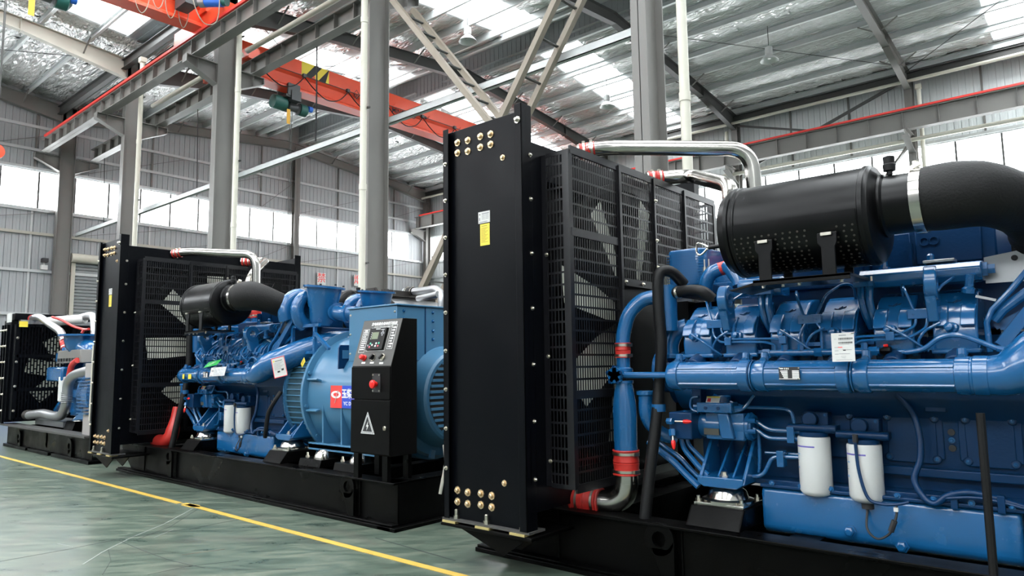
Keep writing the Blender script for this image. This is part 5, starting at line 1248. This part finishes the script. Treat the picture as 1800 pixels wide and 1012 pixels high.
# stickers only the middle set carries
A2 = find(G2, 'alternator')[0]; MF2 = find(G2, 'exhaust_manifold')[0]
o, q = sticker(491, 645, 3.83, .165, .20, PAPER, MF2, (1, .35, .22), (-.1, -.1, 1))
n_ = Vector((1, .35, .22)).normalized().cross(Vector((-.1, -.1, 1)))
flat(0, 0, .0008, q+n_*.0016, (1, .35, .22), (-.1, -.1, 1), LRED, MF2, 'sticker_border', [(-.082, .082, .094, .1), (-.082, .082, -.1, -.094), (-.082, -.076, -.1, .1), (.076, .082, -.1, .1)])
flat(0, 0, .0008, q+n_*.0016, (1, .35, .22), (-.1, -.1, 1), INK, MF2, 'sticker_print', [(-.03, .0, -.052, -.035), (.022, .05, -.04, -.022), (-.04, .05, .062, .068)]); flat(0, 0, .0008, q+n_*.0016, (1, .35, .22), (-.1, -.1, 1), INKG, MF2, 'sticker_print', [(-.06, .06-.02*(k % 3), .045-.011*k, .048-.011*k) for k in range(7)]); flat(0, 0, .0008, q+n_*.0016, (1, .35, .22), (-.1, -.1, 1), YEL, MF2, 'sticker_print', [(-.062, -.045, .06, .075)])
for (px, w) in ((322.5, .045), (333.5, .075)): sticker(px, 661.5, 3.757, w, .055, YEL, MF2, name='yellow_sticker')
# maker's board on the alternator, half hidden by the cabinet
yb_ = 4.030; q = Q(581, 716, y=yb_); q1 = Q(601, 716, y=yb_); zc, zh = (Q(590, 681, y=yb_).z+Q(590, 713, y=yb_).z)/2, .105
q.z = zc; W1 = q1.x-q.x
flat(W1, 2*zh, .0015, (q.x+W1/2, yb_, zc), (1, 0, 0), (0, 0, 1), LRED, A2, 'maker_board'); flat(.34, 2*zh, .0015, (q1.x+.17, yb_, zc), (1, 0, 0), (0, 0, 1), LBLUE, A2, 'maker_board')
ecx = q.x+W1*.52; b = M(); b.ring((ecx, yb_-.002, zc+.02), (0, -1, 0), .018, .034, .001, 26); b.v = [(ecx+(v[0]-ecx)*2.1+(.0 if v[0] > ecx else -.012), v[1], v[2]) for v in b.v]
o = b.build('maker_emblem', INKW, A2); o.scale = (1, 1, 1)
M().bar((q.x+W1*.40, yb_-.004, zc-.06), (q.x+W1*.68, yb_-.004, zc+.06), .001, .010, (0, 1, 0)).build('maker_emblem', INKW, A2)
text('玉柴', .092, (q1.x+.075, yb_-.002, zc+.025), (1, 0, 0), (0, 0, 1), INKW, A2, bold=.0025, sx=.85)
text('YC DIESEL', .046, (q1.x+.14, yb_-.002, zc-.062), (1, 0, 0), (0, 0, 1), INKW, A2, bold=.001, sx=1.1)
o, q = sticker(590, 645, 4.13, .14, .09, PAPER, A2, (1, 0, 0), (0, .64, .77)); n_ = Vector((0, -.77, .64)); flat(0, 0, .0008, q+n_*.002, (1, 0, 0), (0, .64, .77), INKG, A2, 'sticker_print', [(-.05, .045-.03*(k % 2), .02-.012*k, .026-.012*k) for k in range(5)]); flat(0, 0, .0008, q+n_*.002, (1, 0, 0), (0, .64, .77), LRED, A2, 'sticker_print', [(-.03, .03, .03, .037)])
# ================================================================== CONTROL CABINET on the middle set
CX0, CX1, CY0, CY1, CZ0, CZ1, CZM = -5.02, -4.50, 3.72, 4.0, .575, 1.70, 1.30
C = thing('control_cabinet', (-4.76, 3.86, .37), 'black control cabinet with sloped grey panel and red stop button before the alternator', 'cabinet')
b = M(); b.prism([(CY0, CZ0), (CY0, CZM), (CY0+.125, CZ1), (CY1, CZ1), (CY1, CZ0)], 'x', CX0, CX1); b.build('housing', CABM, C, bev=.004)
M().box(CX0+.004, CX1-.004, CY0-.012, CY0-.001, CZ0+.01, 1.02).build('door', CABM, C, bev=.003)
M().box(CX0+.004, CX1-.004, CY0-.010, CY0-.001, 1.03, CZM-.004).build('upper_plate', CABM, C, bev=.003)
M().box(CX0-.02, CX0+.05, CY0-.014, CY0-.011, 1.022, 1.030).build('door_tab', PURP, C)
for x in (CX0+.05, CX1-.09):
    M().box(x-.03, x+.035, CY0+.01, CY0+.05, .37, CZ0+.01).build('leg', SKIDM, C); M().box(x-.03, x+.035, CY1-.05, CY1-.01, .37, CZ0+.01).build('leg', SKIDM, C)
up = Vector((0, .125, CZ1-CZM)).normalized(); nn = Vector((1, 0, 0)).cross(up); base = Vector(((CX0+CX1)/2, CY0, CZM)); LS = Vector((0, .125, CZ1-CZM)).length
def on(u, v, d=.001): return base+Vector((u, 0, 0))+up*v+nn*d
flat(CX1-CX0-.008, LS-.008, .002, on(0, LS/2, .0005), (1, 0, 0), up, CABG, C, 'sloped_panel')
text('发电机组全自动控制系统', .031, on(.035, LS*.90, .003), (1, 0, 0), up, INKW, C, bold=.0006)
text('AUTOMATIC CONTROL SYSTEM OF GENERATOR SET', .0105, on(.035, LS*.84, .003), (1, 0, 0), up, INKW, C)
def rects(l, mt, nm, d=.003): return flat(0, 0, .0008, on(0, 0, d), (1, 0, 0), up, mt, C, nm, l)
def outline(x0, x1, y0, y1, t=.0025): return [(x0, x1, y0, y0+t), (x0, x1, y1-t, y1), (x0, x0+t, y0, y1), (x1-t, x1, y0, y1)]
rects(outline(-.125, .125, .135, .345), INKW, 'panel_print')
L = outline(-.225, -.145, .125, .335)+outline(.145, .215, .15, .365)
for k in range(8): L += [(.158, .166, .335-.024*k, .345-.024*k), (.172, .205-.008*(k % 3), .333-.024*k, .346-.024*k)]
for k in range(9): L += [(-.213, -.158-.012*(k % 4 == 2), .30-.019*k, .309-.019*k)]
L += [(-.205, -.165, .314, .328)]
rects(L, INKW, 'panel_print')
md = M()
mdo = flat(.215, .19, .022, on(0, .24, .002), (1, 0, 0), up, BLACKM, C, 'controller')
flat(.085, .062, .001, on(-.02, .265, .0245), (1, 0, 0), up, SCREEN, C, 'screen'); rects([(-.075, -.068, .235+.018*k, .242+.018*k) for k in range(4)]+[(-.03, .03, .322, .327), (.04, .085, .316, .320)], INKW, 'panel_print', .0245)
def btn(u, v, mt, r=.009): M().lathe(on(u, v, .023), nn, [(0, r), (.004, r), (.005, r*.8)], 14).build('button', mt, C)
for u, v, mt in ((-.055, .195, TEALB), (-.03, .182, INKW), (-.085, .178, INKG), (-.06, .165, PINKB), (.02, .195, INKW), (.055, .197, TEALB), (.015, .172, INKW), (.05, .172, PINKB), (.06, .285, INKG), (.085, .285, INKG), (.072, .30, INKG), (.072, .268, INKG)): btn(u, v, mt)
M().lathe(on(-.115, .075, .002), nn, [(0, .026), (.01, .026), (.012, .021), (.04, .023), (.05, .016)], 20).build('red_push_button', REDP, C)
for u in (.0, .125):
    k_ = M().lathe(on(u, .078, .002), nn, [(0, .026), (.012, .025), (.014, .018), (.022, .018)], 20).build('rotary_switch', BLACKM if u < .1 else STEEL, C)
    a_ = on(u, .078, .022); M().bar(a_-(Vector((1, 0, 0))+up*.8).normalized()*.024, a_+(Vector((1, 0, 0))+up*.8).normalized()*.024, .014, .024, nn).build('switch_lever', BLACKM, k_)
    M().lathe(on(u, .078, .002), nn, [(0, .021), (.0, .029), (.009, .029), (.009, .021)], 20).build('switch_ring', STEEL, k_)
rects([(-.14, -.09, .025, .04), (-.025, .025, .025, .04), (.10, .15, .02, .035)], INKW, 'panel_print')
# emergency stop
ex, ez = CX0+.345, 1.165
flat(.105, .155, .004, (ex, CY0-.010, ez), (1, 0, 0), (0, 0, 1), INK, C, 'stop_plate')
for dx in (-.04, .04):
    for dz in (-.065, .065): M().cyl((ex+dx, CY0-.013, ez+dz), (ex+dx, CY0-.018, ez+dz), .008, 8).build('plate_screw', STEEL, C)
M().lathe((ex, CY0-.014, ez-.01), (0, -1, 0), [(0, .02), (.025, .02), (.026, .034), (.045, .034), (.05, .026)], 24).build('emergency_stop', REDP, C)
# warning triangle and door lock
tx, tz, ty = CX0+.235, .805, CY0-.0122
def tri(r, d, mt, nm, cz=0):
    M().prism([(tx+r*math.cos(a_), tz+cz+r*math.sin(a_)*1.15) for a_ in (PI/2, PI*7/6, PI*11/6)], 'y', ty-d-.0006, ty-d).build(nm, mt, C)
tri(.105, 0, INKW, 'warning_triangle'); tri(.094, .0008, INK, 'warning_triangle'); tri(.085, .0016, INKW, 'warning_triangle'); tri(.074, .0024, INK, 'warning_triangle')
M().prism([(tx+.012, tz+.045), (tx-.018, tz-.002), (tx-.002, tz+.0), (tx-.012, tz-.035), (tx+.018, tz+.012), (tx+.003, tz+.01)], 'y', ty-.0040, ty-.0034).build('warning_bolt', INKW, C)
M().lathe((CX1-.06, CY0-.012, .80), (0, -1, 0), [(0, .018), (.008, .018), (.012, .012)], 14).build('door_lock', STEEL, C); M().box(CX1-.064, CX1-.056, CY0-.03, CY0-.02, .785, .815).build('lock_handle', STEEL, C)

# ================================================================== TAGS hanging on the engines
q = Q(1482, 610, y=3.72); T = thing('inspection_tag', q, 'white printed inspection tag hanging in front of the manifold of the nearest set', 'tag')
w, h = .107, .142; ri, upv = Vector((1, 0, .012)), Vector((-.05, .06, 1))
flat(w, h, .0015, q, ri, upv, PAPER, T, 'card'); nv = ri.normalized().cross(upv).normalized()
def tg(l, mt, d=.0016): return flat(0, 0, .0005, q+nv*d, ri, upv, mt, T, 'tag_print', l)
bars = []; x = -.02; random.seed(3)
for zz in (.042, .022):
    x = -.02
    while x < .044:
        wd = random.choice((.0012, .002, .003)); bars.append((x, x+wd, zz-.0045, zz+.0045)); x += wd+random.choice((.0012, .0018))
tg(bars, INK)
tg([(-.017, .017, .057, .0615), (-.02, .036, .0335, .035), (-.018, .03, .0125, .014)]+[(-.04+.006*k, -.036+.006*k, .04, .0425) for k in range(2)]+[(-.04, -.022, -.002+.0-.0165*k, .0005-.0165*k) for k in range(3)]+[(-.012, .012, -.046, -.0445), (-.008, .01, -.053, -.0515), (-.02, .03, -.034, -.032), (-.035, .04, -.063, -.0615)], INKG)
tg([(-.024, -.003, -.002, .002)], LRED); tg([(.0, .012, -.018, -.0125), (-.004, .04, -.0145, -.0135)], INK)
M().tube([q+ri.normalized()*.04+upv.normalized()*.066, q+Vector((.055, .01, .07)), q+Vector((.05, .12, .085)), q+Vector((.03, .2, .10))], .0015, 6).build('wire_tie', CHROME, T)
M().cyl(q+ri.normalized()*.04+upv.normalized()*.064-nv*.001, q+ri.normalized()*.04+upv.normalized()*.064+nv*.003, .004, 10).build('eyelet', STEEL, T)
q = Q(371, 639, y=3.83); o = flat(.22, .10, .002, q, (1, -.1, .25), (-.1, .6, .8), GREEN, None, 'x') if False else None
def card(px, py, y, w, h, ri, upv, mt, name, label, cat, prints):
    q = Q(px, py, y=y); T = thing(name, q, label, cat); flat(w, h, .003, q, ri, upv, mt, T, 'sheet'); nv = Vector(ri).normalized().cross(Vector(upv)).normalized()
    for l, m_ in prints: flat(0, 0, .0006, q+nv*.0034, ri, upv, m_, T, 'card_print', l)
    return T, q
card(374, 639, 3.80, .30, .085, (1, 0, .10), (.3, .55, .6), GREEN, 'green_card', 'bright green card lying on the pipe of the middle set', 'card', [([(-.1, .0, -.02, -.014), (-.08, .03, 0, .006), (-.03, .06, .015, .02)], INKW)])
card(383, 653, 3.73, .34, .10, (1, 0, .03), (.2, .25, 1), CLEAR, 'document_pouch', 'crumpled clear plastic document pouch over the manifold of the middle set', 'pouch', [([(-.15, -.08, -.035, .035), (-.07, .1, .03, .034)], PAPER), ([(-.14, -.09, .0, .02)], INKG)])
card(533, 637, 4.02, .10, .055, (1, -.2, .75), (-.6, .1, 1), YEL, 'yellow_tag', 'small yellow paper tag tied to the alternator vent ring of the middle set', 'tag', [([(-.03, .03, -.002, .002), (-.03, .02, .010, .013)], mat('tag_print_ochre', (.4, .3, .03), .6))])
q = Q(783, 800, y=4.75); q = Q(781, 845, x=-4.40); o = M().bent([(-4.40, q.y, q.z+.30), (-4.38, q.y, q.z+.15), (-4.40, q.y-.05, q.z-.1)], .014, .05, 8).build('cable_tail', PVC, loc=q); tag(o, 'loose pale cable end beside the skid corner of the middle set', 'cable')
M_ = None

# ================================================================== SMALL SET at the left edge
G3 = thing('generator_set', (-14.95, 3.70, 0), 'smallest blue generator set at the left edge with silver pipes and slotted black guard', 'generator')
z0 = .34
b = M()
for (ya, s) in ((3.72, 1), (5.35, -1)):
    y0, y1 = min(ya, ya+s*.012), max(ya, ya+s*.012)
    b.box(-14.95, -10.92, y0, y1, .05, z0); b.box(-14.95, -10.92, min(ya, ya+s*.14), max(ya, ya+s*.14), z0, z0+.02)
    for (xa, xb) in ((-14.98, -13.72), (-13.6, -12.6), (-12.45, -10.9)): b.box(xa, xb, min(ya-s*.05, ya+s*.16), max(ya-s*.05, ya+s*.16), 0, .05)
b.box(-14.95, -14.9, 3.72, 5.35, .05, z0); b.box(-12.9, -12.8, 3.72, 5.35, .1, z0)
K = b.build('skid_frame', SKIDM, G3, bev=.004)
for x in (-14.2, -11.75): eye(K, x, 3.70, .20, r=.11)
M().box(-15.05, -10.95, 3.62, 3.84, z0+.02, z0+.05).build('top_rail', GREYD, K); M().box(-14.3, -12.9, 3.95, 4.35, z0+.05, z0+.14).build('pale_cover', ALU, K)
for x in (-12.7, -11.9):
    M().prism([(3.95, z0), (4.0, z0+.16), (4.3, z0+.16), (4.34, z0)], 'x', x-.2, x+.2).build('mount_pedestal', SKIDM, K)
    M().lathe((x, 4.12, z0+.16), (0, 0, 1), [(0, .11), (.03, .10), (.07, .06)], 20).build('mount_dome', CHROME, K)
b = M(); b.box(-15.15, -14.75, 3.62, 5.45, .42, 2.2); R3 = b.build('radiator', BLACK, G3, bev=.006)
for xx in (-15.15, -15.0, -14.85):
    M().box(xx-.02, xx+.02, 3.585, 3.625, .40, 2.12).build('side_rib', BLACK, R3)
    for k in range(6): bolt(BOLTS, R3, (xx, 3.585, .62+.28*k)).scale = (1.7, 1.7, 1.7)
M().box(-14.95, -14.72, 3.60, 3.62, 2.16, 2.32).build('corner_plate', PAPER, R3)
M().box(-15.1, -14.7, 3.66, 5.45, 2.2, 2.32).build('top_tank', BLACK, R3, bev=.01); M().box(-14.72, -14.6, 3.72, 5.45, 2.13, 2.20).build('pale_ledge', ALU, R3)
XG3 = -14.56; g3 = M(); g3.box(-14.75, XG3, 3.66, 3.69, .46, 2.12)
for y in (3.68, 4.55, 5.38): g3.box(XG3-.01, XG3+.012, y-.03, y+.03, .46, 2.12)
for z in (.46, .98, 1.56, 2.10): g3.box(XG3-.01, XG3+.012, 3.68, 5.38, z-.025, z+.025)
g3.box(-14.75, XG3-.001, 3.68, 5.38, .46, .50); GG = g3.build('fan_guard', BLACK, G3)
# slotted sheets: staggered slots left open between the bars
for (ya, yb) in ((3.71, 4.52), (4.58, 5.35)):
    for (za, zb) in ((.485, .955), (1.005, 1.535), (1.585, 2.075)):
        b = M(); ny = int((yb-ya)/.045); nz = int((zb-za)/.11)
        for i in range(ny+1): y = ya+(yb-ya)*i/ny; b.box(XG3-.002, XG3+.002, y-.011, y+.011, za, zb)
        for i in range(ny):
            y = ya+(yb-ya)*(i+.5)/ny
            for j in range(nz+1):
                z = za+(zb-za)*min(1, (j+(.5 if i % 2 else 0))/nz); b.box(XG3-.0015, XG3+.0015, y-.013, y+.013, z-.012, z+.012)
        b.build('guard_panel', BLACK, GG, fixn=False)
for k in range(4):
    for y in (3.68, 4.55, 5.38): bolt(BOLTS, GG, (XG3+.012, y, .62+.42*k), '+x').scale = (1.6, 1.6, 1.6)
f3 = M().cyl((-14.72, 4.53, 1.28), (-14.66, 4.53, 1.28), .16, 20).build('cooling_fan', BLUED, G3)
for k in range(7):
    th = 2*PI*(k+.3)/7; d_ = Vector((0, math.cos(th), math.sin(th))); M().bar(Vector((-14.69, 4.53, 1.28))+d_*.12, Vector((-14.67, 4.53, 1.28))+d_*.68, .012, .26, d_.cross(Vector((1, 0, 0)))).build('fan_blade', CREAMF, f3)
b = M(); q = Q(15, 548, y=3.9)
flat(.13, .10, .002, Q(41.5, 569.5, x=XG3+.02), (0, 1, 0), (0, 0, 1), YEL, GG, 'yellow_label')
# engine
b = M(); b.box(-13.4, -11.2, 4.2, 4.95, .55, 1.25); b.box(-13.1, -11.3, 4.25, 4.9, 1.25, 1.55); b.box(-13.3, -11.2, 4.1, 4.3, .85, 1.0); b.box(-13.5, -13.38, 4.15, 5.0, .6, 1.45); b.cyl((-13.62, 4.55, .95), (-13.4, 4.55, .95), .2, 24)
E3 = b.build('engine_block', BLUE, G3, bev=.015)
def W3(px, py, y): return Q(px, py, y=y)
def P3(pts, r, nm, mt, par=None, n=16): return M().tube([W3(*p) for p in pts], r, n, 8).build(nm, mt, par or G3)
M().box(-13.80, -13.05, 3.93, 4.10, 1.12, 1.36).build('blue_side_box', BLUE, G3, bev=.03)
a_ = W3(100, 650, 4.0)
P3([(56, 560, 3.92), (70, 558, 3.96), (88, 570, 4.02), (105, 582, 4.07), (113, 598, 4.1)], .062, 'silver_pipe', ALU)
boot(W3(111.5, 597, 4.1), W3(115, 613, 4.1), .062, G3); bp3 = W3(57, 560, 3.92); M().lathe(bp3, (-1, 0, 0), [(0, .072), (.12, .072)], 16).build('silicone_boot', RED, G3)
c3 = W3(117, 624, 4.1); M().lathe(c3+Vector((0, 0, -.13)), (0, 0, 1), [(0, .12), (.15, .12), (.18, .08), (.26, .07)], 16).build('thermostat_housing', BLUE, G3); M().box(c3.x-.2, c3.x+.6, 4.0, 4.5, c3.z-.12, c3.z+.04).build('thermostat_housing', BLUE, G3, bev=.02)
c3 = W3(144, 588, 4.15)
M().lathe(c3, (0, 0, -1), [(0, .34), (.03, .34), (.03, .25), (.10, .25), (.22, .22), (.32, .14), (.34, 0)], 26).build('exhaust_outlet', BLUE, G3); M().tube([c3+Vector((.1, 0, -.2)), c3+Vector((.35, .05, -.3)), c3+Vector((.4, .1, -.6)), c3+Vector((.4, .1, -.9))], .15, 16).build('exhaust_elbow', BLUE, G3)
b = M(); a_ = W3(104, 626, 4.0); c_ = W3(143, 626, 4.0); b.prism([(a_.x-.05, a_.z-.12), (a_.x, a_.z+.09), (c_.x, c_.z+.11), (c_.x+.06, c_.z-.10)], 'y', 3.98, 4.2); hs = b.build('heat_shield', GREY, G3, bev=.01)
for k in range(8):
    M().box(a_.x+.02+k*(c_.x-a_.x)/8, a_.x+.02+k*(c_.x-a_.x)/8+.07, 3.965, 3.98, a_.z-.09, a_.z-.04).build('shield_hole', INK, hs)
P3([(136, 633, 3.95), (127, 641, 3.93), (123, 655, 3.93), (121, 666, 3.95)], .045, 'red_hose', RED)
P3([(166, 650, 3.9), (150, 653, 3.9), (130, 660, 3.9), (121, 672, 3.9), (118, 692, 3.9), (116, 712, 3.9), (108, 729, 3.9), (95, 731, 3.9), (78, 727, 3.88), (62, 728, 3.86), (50, 730, 3.84)], .075, 'charge_air_pipe', ALU)
for k in range(6):
    c_ = W3(117.5, 690+3.4*k, 3.9); M().lathe(c_, (0, 0, 1), [(-.008, .076), (0, .086), (.008, .076)], 20, cap=False).build('bellows_ring', ALU, G3)
a_ = W3(53, 729.5, 3.85); M().lathe(a_, (-1, .0, 0), [(0, .082), (.05, .088), (.16, .085), (.2, .08)], 18).build('pipe_boot', BROWN, G3)
fq = W3(111, 706, 4.0); M().lathe(fq, (0, 0, 1), [(0, .06), (.02, .08), (.40, .08), (.42, .05)], 22).build('filter_canister', WHITE, G3)
for k in range(14):
    pass
b = M(); b.lathe((-11.65, 4.1, .95), (1, 0, 0), [(0, .36), (.1, .42), (.5, .42), (.55, .36)], 36); FW = b.build('flywheel_housing', BLUE, G3)
for k in range(11): M().box(-11.5, -11.12, 3.68, 3.72, .68+.05*k, .695+.05*k).build('vent_slat', BLUE, FW)
M().prism([(-12.4, .52), (-11.7, .80), (-11.3, .86), (-11.3, .62), (-11.9, .56)], 'y', 3.9, 4.05).build('engine_foot', BLUE, G3, bev=.01); M().bar(W3(100, 722, 4.2), W3(120, 690, 4.2), .1, .06).build('brace_arm', BLUE, G3)
M().tube([W3(92, 557, 4.15), W3(108, 562, 4.2), W3(128, 573, 4.25), W3(148, 579, 4.3), W3(156, 578, 4.3)], .022, 8).build('red_cable', RED, G3); M().tube([W3(148, 579, 4.3), W3(144, 585, 4.28)], .022, 8).build('red_cable', RED, G3)
P3([(138, 560, 4.55), (152, 556, 4.6), (160, 555, 4.6), (166, 562, 4.55), (167, 600, 4.5)], .07, 'silver_pipe', ALU); M().tube([W3(76, 566, 4.12), W3(150, 560, 4.6)], .085, 16).build('wrapped_pipe', PAPER, G3)
b = M(); b.box(-11.35, -10.98, 3.72, 4.3, .38, 1.4); pc = b.build('control_housing', PANELG, G3, bev=.006); M().box(-11.0, -10.97, 3.68, 3.74, .6, 1.65).build('pale_edge', PVC, pc)

# ================================================================== SET IN THE BACK ROW behind the cabinet
G4 = thing('generator_set', (-9.4, 7.0, 0), 'brown-black radiator set in the back row, only its top visible behind the alternator', 'generator')
b = M(); b.box(-9.5, -7.2, 6.95, 7.1, 0, .3); b.box(-9.5, -7.2, 7.95, 8.1, 0, .3); b.box(-9.5, -9.4, 6.95, 8.1, .05, .3); b.box(-7.3, -7.2, 6.95, 8.1, .05, .3); b.build('skid_frame', SKIDM, G4)
b = M(); b.box(-9.05, -8.65, 6.98, 8.1, .3, 2.40); r4 = b.build('radiator', BROWN, G4, bev=.006)
b = M(); b.prism([(-9.10, .3), (-9.10, 2.46), (-9.04, 2.54), (-8.78, 2.54), (-8.72, 2.48), (-8.72, .3)], 'y', 6.95, 6.975); b.build('side_panel', BROWN, r4)
for k in range(7): bolt(BOLTS, r4, (-9.02+.04*k, 6.95, 2.30)).scale = (1, 1, 1)
b = M(); b.prism([(6.98, 2.50), (8.1, 2.50), (8.1, 2.40), (6.98, 2.40)], 'x', -8.7, -8.62); b.box(-8.66, -8.2, 6.98, 8.1, 2.10, 2.16); b.box(-8.66, -8.6, 6.98, 8.1, .4, 2.14); b.box(-8.26, -8.2, 6.98, 8.1, .4, 2.14); b.build('guard_box', BROWN, r4)
M().prism([(-8.68, 2.46), (-8.68, 2.12), (-8.4, 2.12), (-8.4, 2.28)], 'y', 6.98, 7.0).build('gusset_plate', BROWN, r4)
M().prism([(-8.62, 2.36), (-8.25, 2.20), (-8.25, 2.17), (-8.62, 2.17)], 'y', 7.02, 8.08).build('pale_cover', ALU, r4)
G4p = M().bent([Q(712, 512, y=7.6), Q(735, 512, y=7.5), Q(768, 507, y=7.4), Q(777, 520, y=7.35), Q(776, 545, y=7.35)], .06, .12, 16).build('silver_pipe', ALU, G4)
M().tube([Q(735, 525, y=7.35), Q(770, 517, y=7.3)], .05, 14).build('silver_pipe', ALU, G4); boot(Q(716, 512, y=7.59), Q(728, 512, y=7.53), .062, G4, rmat=RUB)
b = M(); b.box(-8.15, -7.25, 7.1, 8.0, .3, 2.02); b.build('engine_block', BLUED, G4, bev=.02)
